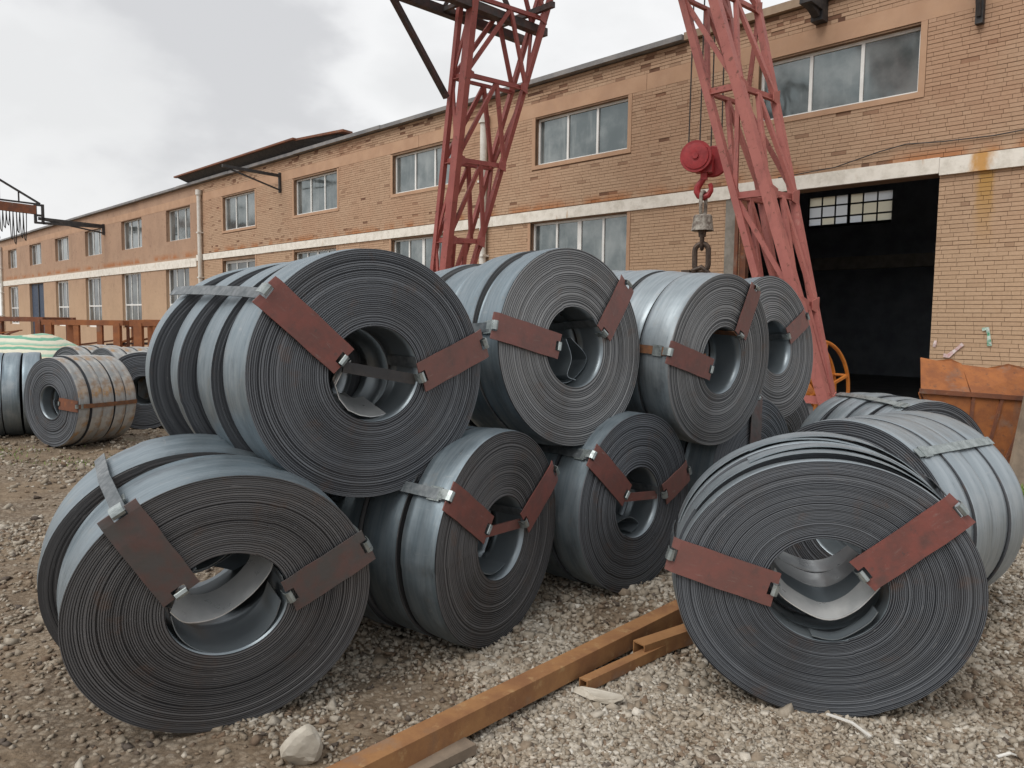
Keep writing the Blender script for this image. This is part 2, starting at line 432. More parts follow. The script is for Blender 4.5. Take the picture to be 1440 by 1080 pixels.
M['rope'] = simple('wire_rope', (.05, .045, .042), (.09, .08, .075), 30, .6, .3)
def rust_mat(name, a, b, c3, sc_=5):
    t = NT(name); v = t.coord()
    c = t.mix(t.rng(t.noise(v, sc_, 7, .65), .35, .65), a, b)
    c = t.mix(t.rng(t.noise(v, sc_ * 3.1, 6, .7), .56, .7, 0, .8), c, c3)
    c = t.mix(t.rng(t.noise(t.mapv(v, (1, 1, .3)), sc_ * .7, 5, .6), .6, .72, 0, .5), c, (.13, .10, .08))
    c = t.mix(t.rng(t.noise(v, sc_ * .55, 6, .65), .56, .68, 0, .5), c, (.20, .165, .135))
    t.set('Base Color', c); t.set('Roughness', .8); t.bump(t.noise(v, sc_ * 12, 6, .7), .45, .004); return t.m
M['rust'] = rust_mat('orange_rust', (.33, .115, .032), (.22, .075, .026), (.13, .06, .035))
M['rust_beam'] = rust_mat('rusty_tube', (.30, .15, .058), (.20, .09, .038), (.36, .22, .10), 4)
M['rust_dark'] = rust_mat('brown_rust', (.21, .075, .035), (.13, .055, .035), (.30, .11, .04), 4)
M['rust_frame'] = rust_mat('dull_rust', (.34, .125, .045), (.24, .09, .04), (.14, .06, .035), 4)
M['orange'] = simple('orange_paint', (.62, .22, .03), (.50, .16, .025), 8, .55)
M['timber'] = simple('weathered_timber', (.24, .185, .135), (.15, .115, .085), 5, .85, 0, .4, 40)
M['rag'] = simple('faded_pink_cloth', (.50, .30, .24), (.40, .22, .17), 8, .9, 0, .3)
M['stone_pale'] = simple('pale_stone', (.52, .48, .41), (.38, .34, .28), 8, .85, 0, .5, 30)
M['white_bit'] = simple('white_plastic', (.72, .70, .66), (.6, .58, .54), 6, .6)
M['tape_pink'] = simple('pink_white_tape', (.68, .62, .60), (.55, .33, .32), 18, .6)
M['tape_green'] = simple('green_white_tape', (.05, .30, .16), (.62, .66, .62), 16, .6)
M['concrete'] = simple('concrete_scrap', (.28, .26, .23), (.2, .185, .16), 6, .9)

# ------------------------------------------------------------------ ground
def hgt(x, y):
    f = np.exp(-((x * x + (y - 4) ** 2) / 900.))
    return f * (.010 * np.sin(1.7 * x + .6) * np.cos(1.3 * y) + .007 * np.sin(4.1 * x + 2.2 * y) + .005 * np.sin(7.3 * y - 3.1 * x + 1.) + .004 * np.sin(13 * x + 5 * y)) - .006
def axis_pts(lo, hi, step, far):
    a = list(np.arange(lo, hi + 1e-6, step)); s = step
    while a[-1] < far: s *= 1.25; a.append(a[-1] + s)
    s = step
    while a[0] > -far: s *= 1.25; a.insert(0, a[0] - s)
    return np.array(a)
gx = axis_pts(-5, 5, .045, 600); gy = axis_pts(1.5, 10, .045, 600)
X, Y = np.meshgrid(gx, gy); Z = hgt(X, Y)
nx, ny = len(gx), len(gy)
ii = np.arange(nx * ny).reshape(ny, nx)
Fq = np.stack([ii[:-1, :-1], ii[:-1, 1:], ii[1:, 1:], ii[1:, :-1]], -1).reshape(-1, 4)
def ground_mat():
    t = NT('gravel_ground'); g = t.n("ShaderNodeNewGeometry").outputs['Position']
    n1 = t.noise(g, .8, 6, .6); n2 = t.noise(g, 5, 6, .65); n3 = t.noise(g, 40, 5, .7)
    vo = t.n("ShaderNodeTexVoronoi", {'Vector': g, 'Scale': 38., 'Randomness': 1.})
    dirt = t.mix(t.rng(n2, .3, .7), (.165, .118, .076), (.29, .22, .15))
    grav = t.mix(t.rng(t.sep(vo.outputs['Color'])[0], .1, .9), (.17, .13, .095), (.36, .31, .25))
    grav = t.mix(t.rng(vo.outputs['Distance'], .35, .75, 0, .75), grav, (.10, .078, .058))
    c = t.mix(t.rng(n1, .38, .62, .15, .85), dirt, grav)
    c = t.mix(t.rng(n3, .35, .7, 0, .5), c, t.mix(1., c, (.55, .5, .45), 'MULTIPLY'))
    gr = t.noise(g, 1.7, 6, .7)
    c = t.mix(t.math('MULTIPLY', t.rng(gr, .58, .72, 0, .5), t.rng(t.sep(g)[1], 5, 9, 0, 1)), c, (.13, .15, .05))
    c = t.mix(t.rng(t.noise(g, 2.3, 5, .6), .55, .72, 0, .55), c, (.095, .068, .046))
    t.set('Base Color', c); t.set('Roughness', .92); t.set('Specular IOR Level', .25)
    h = t.math('MULTIPLY_ADD', vo.outputs['Distance'], -.6, n3)
    t.bump(h, .7, .02); return t.m
M['ground'] = ground_mat()
gm = np_mesh('ground', np.stack([X.ravel(), Y.ravel(), Z.ravel()], -1), Fq, [M['ground']], smooth=True)
ground = link('ground', gm); tag(ground, None, None, kind='structure')

# crushed-stone gravel lying on it
rg = np.random.default_rng(5)
def dirt_amount(x, y):
    G = lambda cx, cy, rx, ry: np.exp(-(((x - cx) / rx) ** 2 + ((y - cy) / ry) ** 2))
    d = 1.25 * G(-1.05, 2.45, .65, .42) + 1.1 * G(-.42, 3.3, .32, .3) + .7 * G(1.8, 2.75, .55, .25) + .9 * G(-1.9, 2.8, .6, .5) + .6 * G(.62, 4.3, .3, .25) + .5 * G(.75, 2.6, .25, .12)
    d += .30 * np.sin(3.1 * x + 1.3 * y) * np.sin(2.3 * y - 1.1 * x) + .16 * np.sin(9 * x - 4 * y) + .12 * np.sin(17 * y + 8 * x)
    return d + .80 * (1 / (1 + np.exp((x + 1.25) * 4))) + .2 / (1 + np.exp(-(x - 1.9) * 6))
def scatter(n, y0, y1, size, dens=1.):
    y = rg.uniform(y0, y1, n); x = rg.uniform(-1, 1, n) * (y * .85 + .7)
    keep = rg.random(n) < np.clip(1.0 - .95 * dirt_amount(x, y), .05, 1) * (y * .85 + .7) / (y1 * .85 + .7)
    x, y = x[keep], y[keep]; s = size * np.exp(rg.normal(0, .30, len(x))); return x, y, s
parts = [scatter(104000, 2.1, 3.6, .0070), scatter(84000, 3.4, 6.0, .0092), scatter(56000, 5.8, 11.5, .0135), scatter(420, 2.1, 6.0, .019)]
sx = np.concatenate([p[0] for p in parts]); sy = np.concatenate([p[1] for p in parts]); ss = np.concatenate([p[2] for p in parts])
N = len(sx)
cube = np.array([[-1, -1, -1], [1, -1, -1], [1, 1, -1], [-1, 1, -1], [-1, -1, 1], [1, -1, 1], [1, 1, 1], [-1, 1, 1]], float)
cf = np.array([[0, 3, 2, 1], [4, 5, 6, 7], [0, 1, 5, 4], [1, 2, 6, 5], [2, 3, 7, 6], [3, 0, 4, 7]])
V = cube[None] * (1 + rg.normal(0, .22, (N, 8, 1))) + rg.normal(0, .20, (N, 8, 3))
V *= np.stack([rg.uniform(.75, 1.35, N), rg.uniform(.75, 1.2, N), rg.uniform(.45, .8, N)], -1)[:, None] * ss[:, None, None]
q = rg.normal(0, 1, (N, 4)) * np.array([1, .25, .25, 1.]); q /= np.linalg.norm(q, axis=1)[:, None]
a, b, c, d = q.T
RM = np.stack([np.stack([a*a+b*b-c*c-d*d, 2*(b*c-a*d), 2*(b*d+a*c)], -1), np.stack([2*(b*c+a*d), a*a-b*b+c*c-d*d, 2*(c*d-a*b)], -1), np.stack([2*(b*d-a*c), 2*(c*d+a*b), a*a-b*b-c*c+d*d], -1)], 1)
V = np.einsum('nij,nkj->nki', RM, V)
V += np.stack([sx, sy, hgt(sx, sy) + ss * .32], -1)[:, None]
Fs = (cf[None] + (np.arange(N) * 8)[:, None, None]).reshape(-1, 4)
tone = np.repeat(np.clip(rg.normal(.5, .2, N) - .22 * np.clip(dirt_amount(sx, sy), 0, 1), 0, 1), 6)
def gravel_mat():
    t = NT('crushed_stone'); g = t.n("ShaderNodeNewGeometry").outputs['Position']; f = t.attr('tone')
    c = t.ramp(f, [(0, (.11, .09, .075)), (.12, (.21, .15, .105)), (.3, (.29, .245, .19)), (.6, (.42, .38, .32)), (.85, (.53, .49, .425)), (1, (.64, .61, .55))])
    c = t.mix(t.rng(t.noise(g, 1.4, 5), .45, .7, 0, .55), c, t.mix(1., c, (.72, .60, .48), 'MULTIPLY'))
    c = t.mix(t.rng(t.noise(g, 90, 4), .3, .7, 0, .5), c, t.mix(1., c, (.68, .64, .6), 'MULTIPLY'))
    t.set('Base Color', c); t.set('Roughness', .88); t.set('Specular IOR Level', .3); return t.m
M['gravel'] = gravel_mat()
gravel = link('gravel', np_mesh('gravel', V.reshape(-1, 3), Fs, [M['gravel']], tone=tone, smooth=True))
tag(gravel, 'loose crushed grey and beige gravel covering the yard', 'gravel', kind='stuff')

# ------------------------------------------------------------------ workshop building
bld = empty('workshop_building', ORG, (0, 0, FROT))
tag(bld, 'long two storey painted brick workshop with white beam band and rows of windows', 'building')
UP = [(61.94, 59.32, 4.91, 6.22), (55.67, 52.66, 4.88, 6.22), (49.37, 46.48, 4.86, 6.22), (43.27, 40.41, 4.86, 6.22), (37.24, 34.35, 4.87, 6.26), (31.30, 28.62, 4.9, 6.26), (25.43, 22.71, 4.95, 6.22), (19.86, 17.14, 5.05, 6.22), (14.21, 11.52, 5.15, 6.22), (8.60, 5.95, 5.2, 6.25), (3.06, .38, 5.23, 6.25)]
LO = [(62.19, 59.3, .93, 3.62), (49.55, 46.81, .95, 3.66), (43.42, 40.67, .98, 3.70), (37.36, 34.64, 1.0, 3.74), (31.46, 28.84, .95, 3.78), (25.54, 22.75, .95, 3.80), (19.9, 17.2, .95, 3.84), (14.28, 11.6, .95, 3.88), (8.72, 5.91, .95, 3.90)]
FDOOR = (56.08, 52.4, 0, 3.66); DOOR = (3.32, 0.0, 0, 3.95)
S_END, S_FAR, S_NEAR = 64.6, 28.0, -3.2
Z_TOP = 7.0
rects = [(-a, -b, z0, z1) for a, b, z0, z1 in UP + LO + [FDOOR, DOOR]]
def wall_holes(mb, x0, x1, z0, z1, holes, y, depth, mi=0):
    xs = sorted({x0, x1} | {min(max(h[i], x0), x1) for h in holes for i in (0, 1)}); zs = sorted({z0, z1} | {min(max(h[i], z0), z1) for h in holes for i in (2, 3)})
    def hole(xa, za): return any(h[0] < xa < h[1] and h[2] < za < h[3] for h in holes)
    for i in range(len(xs) - 1):
        for j in range(len(zs) - 1):
            if xs[i+1] - xs[i] < 1e-6 or zs[j+1] - zs[j] < 1e-6 or hole((xs[i] + xs[i+1]) / 2, (zs[j] + zs[j+1]) / 2): continue
            mb.quad([(xs[i], y, zs[j]), (xs[i+1], y, zs[j]), (xs[i+1], y, zs[j+1]), (xs[i], y, zs[j+1])], mi)
            mb.quad([(xs[i], y + depth, zs[j]), (xs[i], y + depth, zs[j+1]), (xs[i+1], y + depth, zs[j+1]), (xs[i+1], y + depth, zs[j])], mi)
    for h in holes:
        a, b, c, d = max(h[0], x0), min(h[1], x1), max(h[2], z0), min(h[3], z1)
        if a >= b: continue
        mb.quad([(a, y, c), (a, y, d), (a, y + depth, d), (a, y + depth, c)], mi); mb.quad([(b, y, c), (b, y + depth, c), (b, y + depth, d), (b, y, d)], mi)
        mb.quad([(a, y, d), (b, y, d), (b, y + depth, d), (a, y + depth, d)], mi); mb.quad([(a, y, c), (a, y + depth, c), (b, y + depth, c), (b, y, c)], mi)
MORT = .014
w = MB(); wall_holes(w, -S_FAR, -S_NEAR, 0, Z_TOP, [r for r in rects if r[1] > -S_FAR], MORT, .34); w.build('wall', M['mortar'], bld)
w = MB(); wall_holes(w, -S_END, -S_FAR, 0, Z_TOP, [r for r in rects if r[0] < -S_FAR], 0., .36); w.build('wall', M['brick_far'], bld)

# bricks, course by course
rb = np.random.default_rng(11)
blocked = [(-a - .1, -b + .1, z0 - .1, z1 + .06) for a, b, z0, z1 in UP] + [(-a - .09, -b + .09, z0 - .09, 4.0) for a, b, z0, z1 in LO] + [(-DOOR[0], -DOOR[1], 0, 4.0), (-100, 100, 3.92, 4.18), (-100, 100, 6.28, 6.60)]
bl = []
PITCHZ = .0635
def spall_field(x, z): return .5 + .25 * math.sin(2.3 * x + 1.1 * z) + .25 * math.sin(.9 * x - 7 * z + 2) * math.sin(1.7 * x)
for j in range(int(Z_TOP / PITCHZ)):
    z0 = j * PITCHZ + .004 + rb.normal(0, .0012); z1 = (j + 1) * PITCHZ + .004 - .0058; zc = (z0 + z1) / 2
    segs = [(-S_FAR, -S_NEAR)]
    for (a, b, c, d) in blocked:
        if c < zc < d:
            ns = []
            for (p, q_) in segs:
                if b <= p or a >= q_: ns.append((p, q_)); continue
                if a > p: ns.append((p, a))
                if b < q_: ns.append((b, q_))
            segs = ns
    header = False
    for (p, q_) in segs:
        x = p + (0 if j % 2 else -.122) - .06 * rb.random()
        while x < q_ - .02:
            ln = .115 if (header or rb.random() < .16) else .242
            a, b = max(x, p), min(x + ln, q_)
            if b - a > .03:
                sp = spall_field((a + b) / 2, zc); pz = .26 if zc > 6.6 else (.014 if zc > 5.0 else .003)
                near_band = 4.18 < zc < 4.5
                gone = rb.random() < pz * max(0, sp - .25) * 1.5 or (near_band and rb.random() < .06)
                y = rb.normal(0, .0011); tn = float(np.clip(rb.normal(.68, .04), .3, 1))
                if gone: y = rb.uniform(.006, .012); tn = rb.uniform(.02, .35)
                elif rb.random() < .03 + (.10 if zc > 6.6 else 0): tn = rb.uniform(.28, .45)
                bl.append((a, b - .0015 * rb.random(), y, z0 + rb.normal(0, .0004), z1 + rb.normal(0, .0004), tn))
            x += ln + .003
bl = np.array(bl)
cw = np.array([fw((q_[0] + q_[1]) / 2, 0, (q_[3] + q_[4]) / 2) for q_ in bl])
dc = cw - np.array([0, 0, EYE]); fz = dc @ np.array(fwd)
px = 720 + 1080 * (dc @ np.array(rt)) / fz; py = 540 - 1080 * (dc @ np.array(up)) / fz
seen = (px > 4) & (px < 1432) & (py > 4) & (py < 500)
full = (bl[:, 1] - bl[:, 0]) > .2
order = np.argsort(np.where(seen & full & (bl[:, 5] > .3), np.linalg.norm(dc, axis=1), 1e9))[:300]
single = np.zeros(len(bl), bool); single[order] = True
variants = []
for k in range(8):
    b_ = MB(); e = .0025
    j1, j2, j3, j4 = rb.normal(0, .003, 4)
    pts = [(-.5, 1, -.5), (.5, 1, -.5), (.5, 1, .5), (-.5, 1, .5), (-.497, 0, -.48 + j1), (.497, 0, -.48 + j2), (.497, 0, .48 + j3), (-.497, 0, .48 + j4)]
    b_.v = pts; b_.f = [(4, 5, 6, 7), (0, 1, 5, 4), (1, 2, 6, 5), (2, 3, 7, 6), (3, 0, 4, 7)]; b_.mi = [0] * 5
    me = b_.mesh('brick', [M['brick']]); at = me.attributes.new('tone', 'FLOAT', 'FACE'); at.data.foreach_set('value', [.5 + .05 * k] * 5); variants.append(me)
for i in order:
    a, b, y, z0, z1, tn = bl[i]
    o = link('brick', variants[int(np.clip((tn - .5) / .05, 0, 7))], bld)
    o.location = ((a + b) / 2, y, (z0 + z1) / 2); o.scale = (b - a, MORT + .004 - y, z1 - z0)
rest = bl[~single]; n = len(rest)
A, B_, Yb, Z0, Z1, T = rest.T
yb = np.full(n, MORT + .004); i_ = .0010
def P3(x, y, z): return np.stack([x, y, z], -1)
Vb = np.stack([P3(A, yb, Z0), P3(B_, yb, Z0), P3(B_, yb, Z1), P3(A, yb, Z1), P3(A + i_ * .5, Yb, Z0 + i_), P3(B_ - i_ * .5, Yb, Z0 + i_), P3(B_ - i_ * .5, Yb, Z1 - i_), P3(A + i_ * .5, Yb, Z1 - i_)], 1)
bfq = np.array([[4, 5, 6, 7], [0, 1, 5, 4], [1, 2, 6, 5], [2, 3, 7, 6], [3, 0, 4, 7]])
Fb = (bfq[None] + (np.arange(n) * 8)[:, None, None]).reshape(-1, 4)
brickwork = link('brickwork', np_mesh('brickwork', Vb.reshape(-1, 3), Fb, [M['brick']], tone=np.repeat(T, 5)), bld)
brickwork['kind'] = 'stuff'

# beams, coping
def broken_box(name, x0, x1, step, y0, y1, z0, z1, mat, dz=.004, dy=.003):
    x = x0; r = random.Random(int(abs(x0 * 10)) + int(z0 * 10))
    while x < x1 - .01:
        e = min(x + step, x1); b = MB(); o = r.uniform(-dz, dz); p = r.uniform(-dy, dy)
        b.box((x + .004, y0 + p, z0 + o), (e - .004, y1, z1 + o)); b.build(name, mat, bld); x = e
broken_box('white_beam', -S_FAR, -DOOR[0] - .2, 6.0, -.035, MORT + .01, 3.925, 4.165, M['band'])
broken_box('white_beam', -DOOR[0] - .2, .0, 4.0, -.045, MORT + .2, 3.95, 4.185, M['band'])
broken_box('white_beam', .0, -S_NEAR, 4.0, -.055, MORT + .01, 3.92, 4.175, M['band'])
broken_box('white_beam', -S_END, -S_FAR, 12.0, -.035, .02, 3.70, 4.05, M['band'])
broken_box('ring_beam', -S_FAR, -S_NEAR, 7.5, -.006, MORT + .01, 6.285, 6.60, M['render'])
broken_box('ring_beam', -S_END, -S_FAR, 12, -.006, .02, 6.29, 6.60, M['render'])
broken_box('coping', -S_END, -4.6, 5.0, -.16, .40, 7.0, 7.10, M['coping'], .01, .01)
broken_box('coping', -4.6, -S_NEAR, 4.0, -.10, .40, 7.0, 7.14, M['coping_tan'], .01, .01)
# smooth painted surrounds of the near windows
for a, b, z0, z1 in UP:
    if a > S_FAR: continue
    s = MB(); x0, x1 = -a, -b
    s.box((x0 - .095, -.010, z0), (x0, .06, z1 + .03)); s.box((x1, -.010, z0), (x1 + .095, .06, z1 + .03)); s.box((x0 - .095, -.016, z0 - .09), (x1 + .095, .06, z0 - .001))
    s.build('window_surround', M['render'], bld)
for a, b, z0, z1 in LO:
    if a > S_FAR: continue
    s = MB(); x0, x1 = -a, -b
    s.box((x0 - .085, -.010, z0), (x0, .06, 3.92)); s.box((x1, -.010, z0), (x1 + .085, .06, 3.92)); s.box((x0 - .085, -.03, z0 - .08), (x1 + .085, .06, z0 - .001))
    s.build('window_surround', M['render'], bld)

def window(a, b, z0, z1, cols, rows=None, rec=.10, fw_=.05, sashes=False, gm='glass'):
    x0, x1 = -a, -b; y = rec
    f = MB()
    f.box((x0, y, z0), (x0 + fw_, y + .06, z1)); f.box((x1 - fw_, y, z0), (x1, y + .06, z1))
    f.box((x0 + fw_, y, z0), (x1 - fw_, y + .06, z0 + fw_)); f.box((x0 + fw_, y, z1 - fw_), (x1 - fw_, y + .06, z1))
    win = f.build('window', M['frame_white'], bld)
    ix0, ix1, iz0, iz1 = x0 + fw_, x1 - fw_, z0 + fw_, z1 - fw_
    zs = [iz0] + ([iz0 + (iz1 - iz0) * t for t in rows] if rows else []) + [iz1]
    cwid = (ix1 - ix0) / cols
    for k in range(1, cols):
        mm = MB(); ww = .055 if not (sashes and k == cols // 2) else .11
        xm = ix0 + cwid * k; mm.box((xm - ww / 2, y + .003, iz0), (xm + ww / 2, y + .055, iz1)); mm.build('mullion', M['frame_white'], win)
    for zt in zs[1:-1]:
        mm = MB(); mm.box((ix0, y - .004, zt - .035), (ix1, y + .05, zt + .035)); mm.build('transom', M['frame_white'], win)
    r = random.Random(int(a * 100 + z0 * 10))
    for k in range(cols):
        for i in range(len(zs) - 1):
            p = MB(); xa, xb = ix0 + cwid * k, ix0 + cwid * (k + 1); t1, t2 = r.uniform(-.006, .006), r.uniform(-.006, .006)
            p.quad([(xa, y + .03 + t1, zs[i]), (xb, y + .03 - t1, zs[i]), (xb, y + .03 - t1 + t2, zs[i+1]), (xa, y + .03 + t1 + t2, zs[i+1])])
            p.quad([(xa, y + .036 + t1, zs[i]), (xa, y + .036 + t1 + t2, zs[i+1]), (xb, y + .036 - t1 + t2, zs[i+1]), (xb, y + .036 - t1, zs[i])])
            p.build('pane', M[gm], win)
for a, b, z0, z1 in UP: window(a, b, z0, z1, 3, rec=.11 if a < 28 else .16)
for a, b, z0, z1 in LO:
    if a > 20: window(a, b, z0, z1, 3, (.42,), rec=.14, fw_=.10, gm='glass_dark')
    else: window(a, b, z0, z1, 4, (.42,), rec=.12, sashes=True)
d = MB(); d.box((-FDOOR[0], .15, 0), (-FDOOR[1], .2, 3.66))
fd = d.build('door', M['blue_door'], bld)
d = MB(); d.box((-54.3, .10, 0), (-54.15, .149, 3.6)); d.build('door_stile', M['dark_steel'], fd)
# steel jamb beside the big doorway
d = MB(); d.box((-3.40, -.05, 0), (-3.33, .30, 3.94)); d.box((-3.32, .02, 0), (-3.2, .12, 3.94)); d.build('door_jamb', M['rust_dark'], bld)
d = MB(); d.box((-3.62, -.012, 0), (-3.41, .0, 3.92)); d.build('jamb_strip', M['concrete'], bld)
# downpipes
def pipe(s, z0, z1):
    p = MB(); p.tube((-s, -.12, z0), (-s, -.12, z1), .085, 12); o = p.build('downpipe', M['pvc'], bld, True)
    h = MB(); h.tube((-s, -.12, z1 - .03), (-s, -.12, z1 + .17), .125, 12); h.build('pipe_hopper', M['pvc'], o, True)
    for zz in (1.5, 3.2, 5.0):
        c_ = MB(); c_.box((-s - .11, -.215, zz), (-s + .11, MORT, zz + .05)); c_.build('pipe_clip', M['pvc'], o)
pipe(27.4, .2, 6.55); pipe(10.25, .2, 6.45); pipe(63.8, .2, 6.4)
# wall brackets (post, arm reaching out over the yard, diagonal)
def bracket(s, zt, zb, reach, sec=.09, rise=.05):
    b = MB(); b.box((-s - sec / 2, -sec, zb - .1), (-s + sec / 2, 0.0, zt + .1)); o = b.build('wall_bracket', M['dark_steel'], bld)
    b = MB(); b.bar((-s, -sec, zt), (-s, -reach, zt + rise), sec, sec * 1.2); b.build('bracket_arm', M['dark_steel'], o)
    b = MB(); b.bar((-s, -sec, zb), (-s, -reach * .92, zt + rise - .05), sec * .6); b.build('bracket_strut', M['dark_steel'], o)
bracket(20.75, 6.47, 6.0, 2.05, .08); bracket(39.8, 6.25, 5.9, 3.0, .12, .1)
bracket(1.95, 6.92, 6.75, .62, .2, .02); bracket(-.43, 6.55, 6.12, .35, .10, .25)
c_ = MB(); c_.path([(-2.6, -.03, 4.20), (-1.6, -.03, 4.25), (-.9, -.035, 4.40), (-.5, -.03, 4.46), (.0, -.03, 4.42), (.7, -.03, 4.40), (1.4, -.03, 4.44)], .009, 6); c_.build('wall_cable', M['dark_steel'], bld)
# roof sheet behind the parapet, darker monitor roof with overhang
b = MB(); b.quad([(-S_END, .3, 6.95), (-S_NEAR, .3, 6.95), (-S_NEAR, 14.4, 6.9), (-S_END, 14.4, 6.9)]); b.build('roof', M['coping'], bld)
b = MB()
pr = [(-29.2, -.30, 7.40), (-19.2, -.30, 7.40), (-17.3, .2, 7.36), (-17.3, 3, 7.6), (-29.2, 3, 7.6)]
lo = [(-28.6, -.02, 7.12), (-19.2, -.02, 7.12), (-17.3, .3, 7.12), (-17.3, 3, 7.12), (-28.6, 3, 7.12)]
k = len(b.v); b.v += pr + lo
b.f += [(0, 1, 2, 3, 4), (9, 8, 7, 6, 5)] + [(i, 5 + i, 5 + (i + 1) % 5, (i + 1) % 5) for i in range(5)]; b.mi += [0] * 7
mon = b.build('monitor_roof', M['dark_steel'], bld)
b = MB(); b.bar((-19.3, -.1, 7.40), (-17.0, .3, 7.40), .4, .07); b.bar((-29.3, -.32, 7.42), (-19.2, -.32, 7.42), .12, .06); b.build('roof_edge', M['rust_dark'], mon)
# interior behind the doorway
b = MB()
BY = 13.0

IH = (-8.12, -5.40, 5.0, 5.93)
b = MB(); wall_holes(b, -16, 4.2, 0, 6.9, [IH], BY, .2); iw = b.build('inner_wall', M['int_wall'], bld)
b = MB(); b.box((-16.2, .36, 0), (-16, BY, 6.9)); b.box((4.0, .36, 0), (4.2, BY, 6.9)); b.build('inner_wall', M['int_wall'], bld)
b = MB(); b.quad([(-16, .36, 6.88), (-16, BY, 6.88), (4, BY, 6.88), (4, .36, 6.88)]); b.build('inner_ceiling', M['int_wall'], bld)
b = MB(); b.quad([(-16, -.3, .02), (4, -.3, .02), (4, BY, .02), (-16, BY, .02)]); b.build('workshop_floor', M['int_floor'], bld)
b = MB(); b.box((IH[0], BY - .03, IH[2] - .09), (IH[1], BY + .05, IH[2])); wi = b.build('inner_window', M['dark_steel'], bld)
cx = [IH[0] + (IH[1] - IH[0]) * t for t in (0, 1/6, 2/6, .5, 4/6, 5/6, 1)]; cz = [IH[2], IH[2] + .24, IH[2] + .62, IH[3]]
for x in cx[:-1]:
    b = MB(); wd = .09 if abs(x - cx[3]) < .01 else .035
    b.box((x - wd / 2, BY - .02, IH[2]), (x + wd / 2, BY + .03, IH[3])); b.build('glazing_bar', M['dark_steel'], wi)
for z in cz[1:-1]:
    b = MB(); b.box((IH[0], BY - .026, z - .025), (IH[1], BY + .026, z + .025)); b.build('glazing_bar', M['dark_steel'], wi)
yel = {(0, 2), (1, 2), (1, 0), (3, 2), (3, 1), (4, 1), (4, 0), (5, 1), (5, 0)}
for i in range(6):
    for k in range(3):
        b = MB(); b.quad([(cx[i], BY + .04, cz[k]), (cx[i+1], BY + .04, cz[k]), (cx[i+1], BY + .04, cz[k+1]), (cx[i], BY + .04, cz[k+1])])
        b.build('pane', M['frost_y'] if (i, k) in yel else M['frost'], wi)
b = MB(); b.bar((-16, 9.5, 3.4), (4, 9.5, 3.4), .25, .35); b.build('runway_beam', M['concrete'], bld)
for x in (-7.0, -1.0):
    b = MB(); b.box((x - .06, 9.3, 0), (x + .06, 9.6, 6.8)); b.build('inner_column', M['concrete'], bld)

